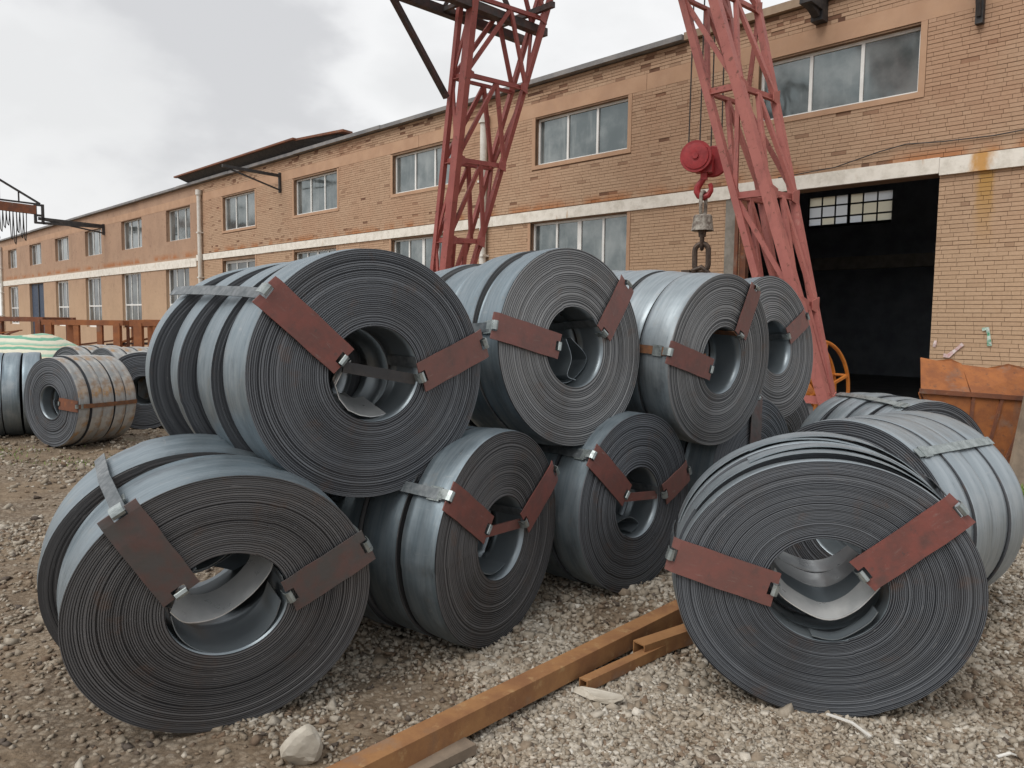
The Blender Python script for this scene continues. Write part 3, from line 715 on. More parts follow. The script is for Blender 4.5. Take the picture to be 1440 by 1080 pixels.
# ------------------------------------------------------------------ gantry crane
gan = empty('gantry_crane', ORG, (0, 0, FROT))
tag(gan, 'faded red lattice gantry crane with two splayed legs in front of the workshop', 'crane')
LEGS = [dict(u=lambda z: 7.35 - .159 * z, w=lambda z: .03 + .22 * z, ab=.34, cu=-.16, rungs=[.25, 1.0, 1.7, 3.09, 4.48, 5.9, 7.15, 8.4], mat='crane', b=.17),
        dict(u=lambda z: -.39 + .331 * z, w=lambda z: .03 + .185 * z, ab=.44, cu=-.06, rungs=[.25, .75, 1.88, 3.26, 4.63, 5.95, 7.15, 8.4], mat='crane_pink', b=.125)]
for lg in LEGS:
    le = MB(); uu = lg['u']; ww = lg['w']
    def pB(z): return Vector((-uu(z), -4., z))
    def pA(z): return Vector((-uu(z) - lg['ab'], -4., z))
    def pC(z): return Vector((-uu(z) - lg['cu'] * min(1, z / 3), -4. + ww(z), z))
    def pD(z): return Vector((-uu(z) - lg['ab'] - lg['cu'] * min(1, z / 3), -4. + ww(z), z))
    base = pB(.0); le.box((base.x - .75, base.y - .25, .02), (base.x + .35, base.y + .45, .24))
    leg = le.build('lattice_leg', M['crane_dark'], gan)
    zt, zb = 8.5, .2; mt = M[lg['mat']]; bw = lg['b']
    for fn, fx, fy, wd in ((pB, -1, 1, bw), (pC, -1, -1, .09), (pA, 1, 1, .09), (pD, 1, -1, .08)):
        q = MB(); q.prism(fn(zb), fn(zt), [(-wd / 2, -wd / 2), (wd / 2, -wd / 2), (wd / 2, -wd / 2 + .02), (-wd / 2 + .02, -wd / 2 + .02), (-wd / 2 + .02, wd / 2), (-wd / 2, wd / 2)] if fn is not pB else [(-bw / 2, -.06), (bw / 2, -.06), (bw / 2, .06), (bw / 2 - .018, .06), (bw / 2 - .018, -.04), (-bw / 2 + .018, -.04), (-bw / 2 + .018, .06), (-bw / 2, .06)], hint=(0, 1, 0)); q.build('chord', mt, leg)
    rs = lg['rungs']
    for i, z in enumerate(rs):
        for f0, f1, t in ((pB, pC, .09), (pA, pD, .07), (pA, pB, .09)):
            q = MB(); q.prism(f0(z), f1(z), [(-.03, -t / 2), (.03, -t / 2), (.03, -t / 2 + .014), (-.016, -t / 2 + .014), (-.016, t / 2), (-.03, t / 2)]); q.build('rung', mt, leg)
        for fn, sx_ in ((pB, 1), (pC, -1)):
            q = MB(); c0 = fn(z); dr = (pC(z) - pB(z)).normalized() * sx_; up_ = Vector((0, 0, 1)); nn = Vector((1, 0, 0))
            L_ = min(.15, .42 * (pC(z) - pB(z)).length)
            tri = [c0 + up_ * .10, c0 - up_ * .11, c0 + dr * L_ - up_ * .06, c0 + dr * L_ + up_ * .05]
            q.v = [tuple(p + nn * .035) for p in tri] + [tuple(p + nn * .047) for p in tri]
            q.f = [(0, 1, 2, 3), (7, 6, 5, 4)] + [(k, 4 + k, 4 + (k + 1) % 4, (k + 1) % 4) for k in range(4)]; q.mi = [0] * 6
            q.build('gusset_plate', mt, leg)
        if i:
            zl = rs[i - 1]
            for f0, f1, t in ((pB, pC, .07), (pA, pD, .075)):
                mid = (f0(z) + f1(z)) / 2
                for e in (f0(zl), f1(zl)):
                    q = MB(); q.bar(mid + Vector((0, 0, -.02)), e, t, .05, hint=(1, 0, 0)); q.build('brace', mt, leg)
            q = MB(); q.bar(pA(z) if i % 2 else pB(z), pB(zl) if i % 2 else pA(zl), .06, .03, hint=(0, 1, 0)); q.build('brace', mt, leg)
            q = MB(); q.bar(pC(z) if i % 2 else pD(z), pD(zl) if i % 2 else pC(zl), .06, .03, hint=(0, 1, 0)); q.build('brace', mt, leg)
def girder(u, z0, z1, y0, y1, wd):
    g = MB(); g.bar((-u, y0, z0), (-u, y1, z0), .16, .14); go = g.build('girder', M['crane_dark'], gan)
    for x, z in ((-u - wd, z0), (-u - wd / 2, z1)):
        q = MB(); q.bar((x, y0, z), (x, y1, z), .14, .14); q.build('girder_chord', M['crane_dark'], go)
    n = int((y1 - y0) / 1.2)
    for i in range(n):
        ya, yb_ = y0 + i * 1.2, y0 + (i + 1) * 1.2
        for p, q2 in (((-u, ya, z0), (-u - wd / 2, (ya + yb_) / 2, z1)), ((-u - wd / 2, (ya + yb_) / 2, z1), (-u, yb_, z0)), ((-u, ya, z0), (-u - wd, ya, z0)), ((-u - wd, ya, z0), (-u, yb_, z0)), ((-u - wd, ya, z0), (-u - wd / 2, (ya + yb_) / 2, z1))):
            q = MB(); q.bar(p, q2, .07); q.build('girder_bar', M['crane_dark'], go)
girder(6.25, 7.0, 8.3, -21.0, -2.2, .55); girder(1.75, 7.0, 8.3, -21.0, -2.2, .55)
q = MB(); q.bar((-7.1, -2.5, 7.3), (-5.75, -2.5, 7.3), .08, .10); q.bar((-7.1, -3.9, 8.45), (-1.0, -3.9, 8.45), .14, .16); q.build('end_beam', M['crane_dark'], gan)
q = MB(); q.bar((-6.6, -5.5, 6.95), (-6.8, -4.1, 5.55), .09); q.build('knee_brace', M['crane_dark'], gan)
q = MB(); q.box((-6.2, -3.3, 8.35), (-1.8, -2.5, 8.6)); q.box((-2.6, -3.25, 8.0), (-1.95, -2.55, 8.36)); q.build('trolley', M['crane_dark'], gan)

# hook block under its ropes, with swivel cover; chain and clamp hang from the hook
HX = Vector((2.76, 11.4, 4.02))
hk = empty('hook_block', HX, (0, 0, R_(-25)))
tag(hk, 'red crane hook block hanging on four wire ropes beside the right crane leg', 'hook block')
for dy in (-.16, .16):
    q = MB(); n = 28
    prof = [(.0, -.085), (.045, -.085), (.047, -.055), (.10, -.06), (.185, -.048), (.19, -.03), (.225, -.03), (.23, .0), (.21, .03), (0, .03)] if dy < 0 else [(.0, -.03), (.21, -.03), (.23, 0), (.215, .03), (.175, .065), (.12, .09), (.05, .10), (0, .13)]
    k = len(q.v)
    for i in range(n):
        a_ = 2 * math.pi * i / n
        for r, y in prof: q.v.append((r * math.cos(a_), y, r * math.sin(a_)))
    np_ = len(prof)
    for i in range(n):
        for j in range(np_ - 1):
            a0 = i * np_ + j; b0 = ((i + 1) % n) * np_ + j; q.f.append((a0, a0 + 1, b0 + 1, b0)); q.mi.append(0)
    o = q.build('sheave_guard', M['hook_red'], hk, True); o.location = (.10 * (dy / .16), dy * .8, -.02 * dy / .16)
q = MB(); q.box((-.12, -.07, -.2), (.12, .07, .05)); q.bar((.0, 0, -.18), (.0, 0, -.3), .09); q.build('yoke', M['hook_red'], hk)
pts = [(0, 0, -.24), (-.01, 0, -.29), (-.05, 0, -.34), (-.09, 0, -.40), (-.095, 0, -.46), (-.06, 0, -.525), (.0, 0, -.55), (.065, 0, -.525), (.105, 0, -.46), (.105, 0, -.40), (.085, 0, -.36)]
q = MB(); q.path(pts, lambda t: .032 + .026 * math.sin(math.pi * min(1, t * 1.1)) * (1 - t * .55), 10); q.build('hook', M['hook_red'], hk, True)
for x, y in ((-.21, -.13), (-.05, -.13), (.06, .13), (.21, .13)):
    q = MB(); q.tube((x, y, .0), (x * .9, y, 4.3), .011, 6); q.build('wire_rope', M['rope'], hk)
ch = empty('lifting_chain', HX + Vector((0, 0, -.6)), (0, 0, R_(-25)))
tag(ch, 'chipped grey swivel with heavy brown chain and clamp hanging below the red hook', 'chain')
def link_(z, h, wd, r, rot, mat, nm):
    pts = []
    for i in range(20):
        a_ = 2 * math.pi * i / 20; x = math.cos(a_) * wd / 2; zz = math.sin(a_) * wd / 2 + (h / 2 - wd / 2) * (1 if math.sin(a_) > 0 else -1)
        pts.append((x * math.cos(rot), x * math.sin(rot), z + zz))
    q = MB(); q.path(pts, r, 8, True); q.build(nm, mat, ch, True)
link_(-.04, .34, .13, .028, R_(70), M['hook_grey'], 'shackle')
q = MB(); n = 24; prof = [(.0, -.20), (.12, -.205), (.135, -.22), (.14, -.28), (.155, -.40), (.165, -.43), (.15, -.43), (.13, -.36), (.0, -.34)]
for i in range(n):
    a_ = 2 * math.pi * i / n
    for r, z in prof: q.v.append((r * math.cos(a_), r * math.sin(a_), z))
for i in range(n):
    for j in range(len(prof) - 1):
        a0 = i * len(prof) + j; b0 = ((i + 1) % n) * len(prof) + j; q.f.append((a0, b0, b0 + 1, a0 + 1)); q.mi.append(0)
q.build('swivel_cover', M['hook_grey'], ch, True)
q = MB(); q.tube((0, 0, -.34), (0, 0, -.52), .07, 14, r1=.05); q.build('swivel_shank', M['chain'], ch, True)
link_(-.58, .24, .10, .024, R_(90), M['chain'], 'chain_link'); link_(-.82, .40, .20, .04, 0, M['chain'], 'chain_link')
q = MB(); q.path([(-.10, -.05, -1.0), (0, -.02, -.96), (.10, 0, -1.04), (.15, .02, -1.18), (.14, .02, -1.34), (0, 0, -1.38), (-.1, 0, -1.25)], .04, 8, True); q.build('chain_link', M['chain'], ch, True)
q = MB(); q.box((-.28, -.06, -1.45), (-.16, .06, -1.0)); q.box((-.165, -.05, -1.4), (.06, .05, -1.08)); q.build('clamp', M['chain'], ch)

# far gantry jib reaching over the yard beside the workshop's far bay
fj = empty('far_crane_jib', fw(-39.8, -3.0, 0), (0, 0, FROT))
tag(fj, 'distant red crane beam with black truss and hanging festoon cables at left edge', 'crane')
def fb(nm, mat, p, q2, w_, h_=None):
    q = MB(); q.bar(p, q2, w_, h_); q.build(nm, mat, fj)
fb('jib_beam', M['rust_dark'], (0, -.1, 6.75), (0, -6.0, 6.95), .2, .42)
fb('truss_chord', M['dark_steel'], (0, .1, 7.06), (0, -1.6, 8.05), .09); fb('truss_chord', M['dark_steel'], (0, -1.6, 8.05), (0, -6, 8.1), .09)
fb('truss_chord', M['dark_steel'], (0, .1, 7.04), (0, -6, 7.22), .08)
for y, z in ((-.8, 7.6), (-1.6, 8.05), (-3, 8.06), (-4.4, 8.08)): fb('truss_post', M['dark_steel'], (0, y, 7.1), (0, y, z), .06)
for y in (-.12, .2): fb('end_post', M['dark_steel'], (0, y, 6.1), (0, y, 7.05), .12)
for z in (6.14, 6.5, 7.0): fb('end_rung', M['dark_steel'], (0, -.15, z), (0, .25, z), .1)
fb('rail', M['dark_steel'], (0, .2, 6.14), (0, 3.0, 6.2), .12)
fb('end_leg', M['crane_dark'], (0, -5.8, 0), (0, -5.8, 7.1), .3)
rr = random.Random(3)
for i in range(9):
    y = -.5 - i * .14; z = rr.uniform(5.0, 5.9)
    q = MB(); q.path([(0, y, 6.6), (rr.uniform(-.1, .1), y - .02, (6.6 + z) / 2), (0, y - .06, z), (.05, y - .12, z + .1), (0, y - .14, 6.6)], .022, 5); q.build('festoon_cable', M['dark_steel'], fj)

# ------------------------------------------------------------------ coils
def roll_mesh(name, R, r, w, nw, seg, seed, mats, detail=True, seam=.006, amp=.004):
    g = np.random.default_rng(seed); th = np.linspace(0, 2 * np.pi, seg, endpoint=False)
    rings = []; sect = []
    if detail: edges = np.linspace(r, R, nw + 1)
    else:      # rolls further back show only their rim: fine turns there, coarse ones inside
        k_ = max(4, nw // 3); edges = np.concatenate([np.linspace(r, R - .14, k_, endpoint=False), np.linspace(R - .14, R, nw - k_ + 1)])
    t = edges[1] - edges[0]
    th0 = g.uniform(0, 2 * np.pi); ramp = (((th - th0) % (2 * np.pi)) / (2 * np.pi))
    walk = np.cumsum(g.normal(0, .0004, nw)); walk -= np.linspace(walk[0], walk[-1], nw); walk += g.normal(0, .0011, nw)
    big = np.repeat(g.normal(0, .0006, nw // 7 + 1), 7)[:nw]; walk = np.clip(walk + big, -.008, .008)
    ph = np.cumsum(g.normal(0, .15, nw)); am = np.abs(np.cumsum(g.normal(0, .00014, nw))) + .0004
    alt = (np.arange(nw) % 2) * 1.; slip = np.cumsum(g.random(nw) < .10) % 2; alt = np.abs(alt - slip)   # light and shade between neighbouring turns painted in as alternating tone
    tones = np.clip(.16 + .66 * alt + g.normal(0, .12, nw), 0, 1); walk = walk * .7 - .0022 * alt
    if not detail: tones = np.clip(g.normal(.42, .10, nw), 0, 1); walk = g.normal(0, .0008, nw)
    for i in range(nw):
        rr = edges[i]; t = edges[i + 1] - rr; y = walk[i] + am[i] * np.sin(th + ph[i]) * amp / .004
        rings.append((rr + t * (ramp * (i < nw - 1) + .05), y)); rings.append((rr + t * (ramp * (i < nw - 1) + .82), y)); sect += [0, 0]
    Ro = R
    nl = 6; bul = g.normal(0, .0015, nl + 1); fa = g.uniform(0, 6)
    for k in range(nl + 1):
        yy = .004 + (w - .006) * k / nl
        e = -.004 if k in (0, nl) else 0.
        rings.append((Ro + seam * ramp + e + bul[k] + .0025 * np.sin(2 * th + fa + k * .5) + .0012 * np.sin(7 * th + k), np.full(seg, yy))); sect.append(1)
    for k in range(7):
        rings.append((Ro - .004 - (Ro - r) * k / 6, np.full(seg, w + .003 * (k % 2)))); sect.append(0)
    for k in range(1, 4):
        rings.append((np.full(seg, r + .001 * k), np.full(seg, w * (1 - k / 4)))); sect.append(2)
    V = np.stack([np.stack([rr * np.cos(th) + 0 * th, y + 0 * th, rr * np.sin(th) + 0 * th], -1) for rr, y in rings])
    nr = len(rings); V = V.reshape(-1, 3); I = np.arange(nr * seg).reshape(nr, seg)
    J = np.roll(I, -1, 0); Kk = np.roll(I, -1, 1); L = np.roll(J, -1, 1)
    F = np.stack([I, Kk, L, J], -1).reshape(-1, 4)
    tn = np.repeat(np.concatenate([np.repeat(tones, 2), np.full(nr - nw * 2, .5)]), seg)
    s = np.array(sect); mi = s.copy(); nx_ = np.roll(s, -1)
    mi[(s == 1) & (nx_ == 0)] = 1; mi[(s == 0) & (nx_ == 1)] = 0; mi[(s == 0) & (nx_ == 2)] = 2; mi[-1] = 2
    mi = np.repeat(mi, seg); sm = (mi > 0)
    return np_mesh(name, V, F, mats, mi, smooth=sm, tone=tn)

def plate_mesh(L, wd, t=.006, notch=(.055, .032), seed=0):
    # notched protector plate, slightly dished and with a bent outer end
    b = MB(); h = wd / 2; nw, nd = notch; g = random.Random(seed)
    xs = [0, nd, L * .3, L * .5, L * .7, L - nd, L - nd * .5, L]; zs = [-h, -nw / 2, nw / 2, h]
    bow = g.uniform(-.004, .002); tw = g.uniform(-.06, .06); be = g.uniform(.006, .016)
    def P(x, z, d):
        j = .0016 * math.sin(37 * x + 11 * z + seed)
        return (x + (.003 * math.sin(60 * z + seed) if x in (0, L) else 0), d + bow * math.sin(math.pi * x / L) + tw * z * (x / L - .5) + be * max(0, (x - L + .07) / .07) ** 2, z + j)
    idx = {}
    for d in (-t, 0):
        for i, x in enumerate(xs):
            for j, z in enumerate(zs): idx[(i, j, d)] = len(b.v); b.v.append(P(x, z, d))
    solid = lambda i, j: 0 <= i < 7 and 0 <= j < 3 and not (j == 1 and (i == 0 or i >= 5))
    for i in range(7):
        for j in range(3):
            if not solid(i, j): continue
            A = lambda d: [idx[(i, j, d)], idx[(i + 1, j, d)], idx[(i + 1, j + 1, d)], idx[(i, j + 1, d)]]
            b.f.append(tuple(A(-t))); b.f.append(tuple(reversed(A(0)))); b.mi += [0, 0]
            for (di, dj, p, q) in ((-1, 0, (i, j + 1), (i, j)), (1, 0, (i + 1, j), (i + 1, j + 1)), (0, -1, (i, j), (i + 1, j)), (0, 1, (i + 1, j + 1), (i, j + 1))):
                if not solid(i + di, j + dj):
                    b.f.append((idx[(*p, -t)], idx[(*p, 0)], idx[(*q, 0)], idx[(*q, -t)])); b.mi.append(0)
    return b

def coil(label, c, az, el, R, rho, ov, rolls, plates=(), group='steel strip coils in the stack', nw=78, seg=128, seed=1, skin='skin', edge='edge', seam=.006, strap='strap_dark', plate='primer', pw=.145, back_strap=True, cat='steel coil'):
    root = empty('steel_coil', c, (R_(-el), 0, R_(az))); tag(root, label, cat, group)
    r = R * rho; y = 0.; ends = []
    for k, ro in enumerate(rolls):
        w = ro[0]; gap, dx, dz, tx, tz, dR = (list(ro[1:]) + [0] * 6)[:6]
        me = roll_mesh('strip_roll', R + dR, r + random.Random(seed + k).uniform(-.006, .006), w, nw if k == 0 else max(24, nw // 3), seg if k == 0 else 96, seed * 31 + k, [M[edge], M[skin], M['bore']], k == 0, seam)
        o = link('strip_roll', me, root); o.location = (dx, y, dz); o.rotation_euler = (R_(tx), 0, R_(tz)); o.scale = (ov, 1, 1 / ov)
        ends.append((y, y + w, dx, dz, dR)); y += w + gap
    Lt = y
    for i, pl in enumerate(plates):
        (ox, oz), (ix, iz) = pl[:2]; pmat = pl[2] if len(pl) > 2 else plate
        dv = Vector((ox - ix, 0, oz - iz)); L = dv.length; ang = math.atan2(dv.z, dv.x)
        if pmat is None: po = None
        else: po = plate_mesh(L, pw, seed=seed * 3 + i).build('edge_plate', M[pmat], root)
        if po: po.location = (ix, -.016, iz); po.rotation_euler = (0, -ang, 0)
        for ex, sg in () if not po else ((L - .02, 1), (.016, -1)):
            q = MB()
            pts = [(ex, -.016), (ex + .012 * sg, -.020), (ex + .024 * sg, -.014), (ex + .030 * sg, .004), (ex + .030 * sg, .04)]
            k0 = len(q.v)
            for (x_, y_) in pts:
                for zz, tt in ((-.024, 0), (.024, 0), (.024, .004), (-.024, .004)): q.v.append((x_ - sg * tt * .6, y_ + (tt if sg else 0), zz))
            for a_ in range(len(pts) - 1):
                for e_ in range(4):
                    f_ = (e_ + 1) % 4; q.f.append((k0 + a_*4 + e_, k0 + a_*4 + f_, k0 + a_*4 + 4 + f_, k0 + a_*4 + 4 + e_)); q.mi.append(0)
            q.f.append((k0, k0+1, k0+2, k0+3)); q.mi.append(0)
            q.build('strap_loop', M['strap'], po)
        # the strap itself: along the outside and back through the bore
        fo = math.atan2(oz, ox); fi = math.atan2(iz, ix) if math.hypot(ix, iz) > .05 else fo
        for rad, ph_, nm in ((None, fo, 'strap'), (r - .012, fo, 'strap')):
            P = []
            for (ya, yb_, dx, dz, dR) in ends:
                off = dx * math.cos(ph_) + dz * math.sin(ph_)
                el_ = 1 / math.sqrt((math.cos(ph_) / ov) ** 2 + (math.sin(ph_) * ov) ** 2)
                rr = (R + dR + seam) * el_ + off + .005 if rad is None else rad * el_
                P += [(ya + .005, rr), (yb_ - .005, rr)]
            y0_, r0_ = P[0]; y1_, r1_ = P[-1]
            ln_ = lambda yy: r0_ + (r1_ - r0_) * (yy - y0_) / max(1e-6, y1_ - y0_)
            up_ = max(rr - ln_(yy) for yy, rr in P) if rad is None else 0
            P = [(yy, ln_(yy) + up_ * math.sin(math.pi * (yy - y0_) / (y1_ - y0_)) ** .5 if 0 < (yy - y0_) / (y1_ - y0_) < 1 else rr) for yy, rr in P]
            q = MB(); cx_, sz_ = math.cos(ph_), math.sin(ph_); k0 = 0; hw = .026
            P = [(-.012, P[0][1])] + P
            for (yy, rr) in P:
                for tg, tt in ((-hw, 0), (hw, 0), (hw, .004), (-hw, .004)):
                    rr2 = rr + tt; q.v.append((rr2 * cx_ - tg * sz_, yy, rr2 * sz_ + tg * cx_))
            for a_ in range(len(P) - 1):
                for e_ in range(4):
                    f_ = (e_ + 1) % 4; q.f.append((a_*4 + e_, a_*4 + f_, a_*4 + 4 + f_, a_*4 + 4 + e_)); q.mi.append(0)
            q.f += [(0, 3, 2, 1), tuple(len(P) * 4 - 4 + e_ for e_ in range(4))]; q.mi += [0, 0]
            so = q.build(nm, M[strap], root)
            if rad is None:
                ys = .35 * (P[1][0] + P[2][0]); rs = P[1][1]
                e1 = Vector((cx_, 0, sz_)); e2 = Vector((-sz_, 0, cx_)); q = MB()
                for yy in (ys - .035, ys + .035):
                    for tg, tt in ((-.034, -.001), (.034, -.001), (.034, .008), (-.034, .008)):
                        pt = e1 * (rs + tt) + e2 * tg; q.v.append((pt.x, yy, pt.z))
                q.f = [(0, 1, 2, 3), (7, 6, 5, 4), (0, 4, 5, 1), (1, 5, 6, 2), (2, 6, 7, 3), (3, 7, 4, 0)]; q.mi = [0] * 6
                q.build('strap_seal', M['strap'], so)
    return root, r
def loose(root, path, y0, y1, mat='bore', skew=0., t=.004, sub=6, cone=1., piv=(0, 0)):
    # smooth the path with Catmull-Rom, then extrude along the coil axis
    P = [Vector((p[0], p[1])) for p in path]; out = []
    for i in range(len(P) - 1):
        p0, p1, p2, p3 = P[max(i-1, 0)], P[i], P[i+1], P[min(i+2, len(P)-1)]
        for k in range(sub):
            t_ = k / sub
            out.append(.5 * ((2 * p1) + (p2 - p0) * t_ + (2 * p0 - 5 * p1 + 4 * p2 - p3) * t_ * t_ + (3 * p1 - p0 - 3 * p2 + p3) * t_ ** 3))
    out.append(P[-1])
    q = MB(); q.sheet([(p.x, p.y) for p in out], y0, y1, t, 0, skew, cone, piv); return q.build('loose_strip', M[mat], root, True)
def arc(rad, a0, a1, n=9, f=1.): return [(rad * math.cos(R_(a0 + (a1 - a0) * i / (n - 1))), rad * math.sin(R_(a0 + (a1 - a0) * i / (n - 1))) * f) for i in range(n)]

# upper row
T1, rT1 = coil('large steel coil at left end of upper row, red plates on its wide face', (-.62, 3.47, 1.40), 39.4, .3, .578, .385, 1.03,
    [(.25, .03), (.26, .05, -.03, -.02, 1.5, -5.0, .0), (.25, .05, -.07, -.035, 3, -8.5, .0), (.26, 0, -.12, -.05, 4.5, -12., .0)],
    [((-.515, .365), (-.165, .062)), ((.615, .135), (.232, -.025))], seed=3, nw=80, seg=160)
for k, (y0, sh) in enumerate(((.06, 0.), (.31, .03), (.55, .06))):
    loose(T1, [(-.09 + sh, .06), (-.165 + sh, -.05), (-.10 + sh, -.165), (.02 + sh, -.205), (.10 + sh, -.195)], y0, y0 + .2, 'strip_lit', .02, sub=2, cone=.62, piv=(.06 + sh, -.02))
q = MB(); q.bar((-.15, .02, .035), (.225, .02, -.035), .05, .012, hint=(0, 1, 0)); q.build('cross_strap', M['dark_steel'], T1)

T2, _ = coil('steel coil second in upper row with two red plates, left of the hook', (.36, 4.42, 1.50), 42.7, 4.5, .580, .40, 1.02,
    [(.19, .03), (.24, .02, -.012, .012, -1, 2, .004), (.24, .03, -.015, -.01, 1, -2, -.008), (.25, .02, -.03, .0, 1, -2.5, .0)],
    [((-.633, .125), (-.149, .004)), ((.485, .388), (.234, .076))], seed=5, nw=64, edge='edge_pale')
loose(T2, [(-.02, .05), (.02, -.06), (-.02, -.16), (.05, -.19)], .05, .4, 'bore'); loose(T2, [(.03, .06), (.20, -.07), (.08, -.20), (-.06, -.19)], .06, .3, 'bore', .1)
T3, _ = coil('steel coil third in upper row, below the hanging hook chain', (1.40, 5.12, 1.40), 41.8, -3.2, .580, .385, 1.01,
    [(.24, .012), (.24, .01, -.005, .0, .5, 1, 0), (.24, .01, -.01, .01, 0, -1, 0), (.25, 0, -.01, .0, 0, 0, 0)],
    [((-.608, .07), (-.144, -.055)), ((.318, .50), (.165, .165))], seed=7, nw=58, edge='edge_pale', skin='skin2', strap='strap_rust')
T4, _ = coil('rearmost steel coil of upper row, in front of the pink crane leg', (2.13, 6.22, 1.46), 40.1, 6.5, .580, .37, 1.0,
    [(.25, .01), (.25, .01, -.01, 0, 0, 1, 0), (.25, 0, -.01, 0, 0, -1, 0)], [((.50, .25), (.17, .085))], seed=9, nw=44, edge='edge_pale')
# lower row
B1, _ = coil('front left steel coil on the ground with curled strip inside its bore', (-1.10, 2.93, .525), 30.6, -4.0, .548, .40, 1.055,
    [(.37, .015), (.36, .0, -.06, .0, 0, -3.0, .010)],
    [((-.385, .43), (-.172, .082), 'primer_dark'), ((.565, .17), (.229, -.003), 'primer_dark')], seed=13, nw=84, seg=160, edge='edge_brown', pw=.15)
loose(B1, [(-.21, .0), (-.15, -.06), (-.03, -.065), (.09, -.005), (.17, .075), (.19, .13)], .02, .16, 'strip_lit', .06, cone=.72, piv=(-.02, .12))
loose(B1, arc(.20, -20, 215, 14), .42, .60, 'bore', cone=.22, piv=(-.02, -.06))  # added cone of dark sheet, hides the bright ground behind the bore
loose(B1, [(-.2, .05), (-.05, .02), (.08, .08), (.18, .16)], .34, .6, 'bore', .04)  # added across the bore as well, to keep its inside dark
loose(B1, [(-.2, .0), (-.05, -.04), (.1, .02), (.2, .1)], .48, .72, 'bore', .0)
loose(B1, arc(.208, 185, 352), .02, .24, 'bore')
loose(B1, [(-.20, -.08), (-.05, -.13), (.12, -.06), (.2, .04)], .26, .5, 'bore', .06)
B2, _ = coil('steel coil second in lower row, pale strap over its left shoulder', (-.04, 3.84, .54), 57.3, -1.4, .549, .385, 1.0,
    [(.20, .012), (.22, .012, -.012, 0, 0, -1.5, -.004), (.24, .012, -.03, 0, 0, -1, 0), (.24, 0, -.05, 0, 0, 0, 0)],
    [((-.48, .315), (-.155, .083)), ((.510, .278), (.185, .041))], seed=17, nw=70, strap='strap_dark', edge='edge_brown')
loose(B2, arc(.19, 180, 300), .04, .5, 'bore'); loose(B2, [(-.19, .0), (-.03, -.03), (.02, -.12), (-.06, -.19)], .1, .45, 'bore', .1)
q = MB(); q.bar((-.16, .015, .06), (.185, .015, .035), .05, .012, hint=(0, 1, 0)); q.build('cross_strap', M['primer'], B2)
B3, _ = coil('steel coil third in lower row, deepest in shade with red plates', (.78, 4.63, .545), 45.3, .2, .556, .385, 1.01,
    [(.22, .012), (.24, .012, -.01, 0, 0, -1, 0), (.25, .01, -.02, 0, 0, 0, 0), (.25, 0)],
    [((-.475, .355), (-.14, .071)), ((.55, .135), (.262, .013))], seed=19, nw=58)
loose(B3, [(-.15, -.12), (.0, -.10), (.1, -.16), (.02, -.2)], .06, .3, 'bore')
q = MB(); q.bar((-.14, .015, .05), (.27, .015, .01), .05, .012, hint=(0, 1, 0)); q.build('cross_strap', M['primer'], B3)
B4, _ = coil('half hidden steel coil fourth in lower row behind the near right coil', (1.80, 5.62, .545), 42, 0, .556, .385, 1.0,
    [(.24, .01), (.24, .01), (.24, 0)], [((-.02, .57), (-.03, .2), 'primer_dark')], seed=23, nw=56)
B5, _ = coil('steel coil under the rearmost upper coil, deep at the back of the lower row', (2.42, 6.85, .545), 40, 0, .556, .385, 1.0, [(.25, .01), (.25, .01), (.25, 0)], [], seed=25, nw=40)
# right-hand coils
R1, _ = coil('big steel coil at front right, face to camera, two bright red plates', (1.33, 3.14, .538), -12.0, 1.0, .576, .40, 1.065,
    [(.12, .006), (.13, .006, -.006, .012, -.6, .6, .008), (.13, .006, .012, .026, -1.0, .8, .014), (.13, 0, .02, .036, -1.6, 1.5, .020)],
    [((-.650, .112), (-.204, -.012)), ((.498, .385), (.131, .075))], group='steel strip coils at the right', seed=29, nw=108, seg=168, seam=.012, pw=.15, skin='skin2')
for k in range(4):
    yy = .02 + .125 * k; dp = .024 * k
    loose(R1, [(-.225, .03 + dp * .3), (-.16, -.06 + dp), (.0, -.135 + dp * 1.3), (.12, -.09 + dp), (.215, .02 + dp * .5)], yy, yy + .11, 'strip_lit' if k != 1 else 'bore', .01, cone=.86, piv=(0, .12))
loose(R1, [(-.05, -.20), (.05, -.205), (.16, -.13), (.20, -.07)], .0, .08, 'bore', -.015)
for k, (a0, a1, lift, yy) in enumerate(((40, 150, .006, .07), (30, 120, .014, .20), (55, 165, .022, .30), (28, 118, .030, .38))):
    P = []
    for i in range(15):
        t_ = i / 14; an = R_(a0 + (a1 - a0) * t_); rr = .590 + lift * (.35 + .65 * math.sin(math.pi * t_))
        P.append((rr * 1.055 * math.cos(an), rr / 1.055 * math.sin(an) + .06 * yy))
    loose(R1, P, yy, yy + .15, 'skin2', (-.05 if k % 2 else .04), sub=2)
R2, _ = coil('steel coil lying behind the front right coil, pale strap across its top', (1.86, 4.20, .555), -55, 0, .575, .39, 1.02,
    [(.20, .002), (.20, .002, .004, .0, 0, .4, .003), (.20, .002, -.004, .0, 0, -.5, -.003), (.20, 0, .0, .0, 0, .4, .004)],
    [((.38, .44), (.12, .18), None)], group='steel strip coils at the right', seed=31, nw=56, skin='skin2', strap='strap')
R3, _ = coil('steel coil at far right of the yard beside the rusty bin', (2.98, 5.42, .55), 14, 0, .562, .385, 1.0,
    [(.17, .02), (.17, .02, -.02, 0, 0, -2, 0), (.17, .02, -.03, .01, 0, 2, 0), (.17, 0, -.05, 0, 0, -2, 0)],
    [((-.22, .55), (-.08, .2), None)], group='steel strip coils at the right', seed=37, nw=60, skin='skin2', strap='strap')
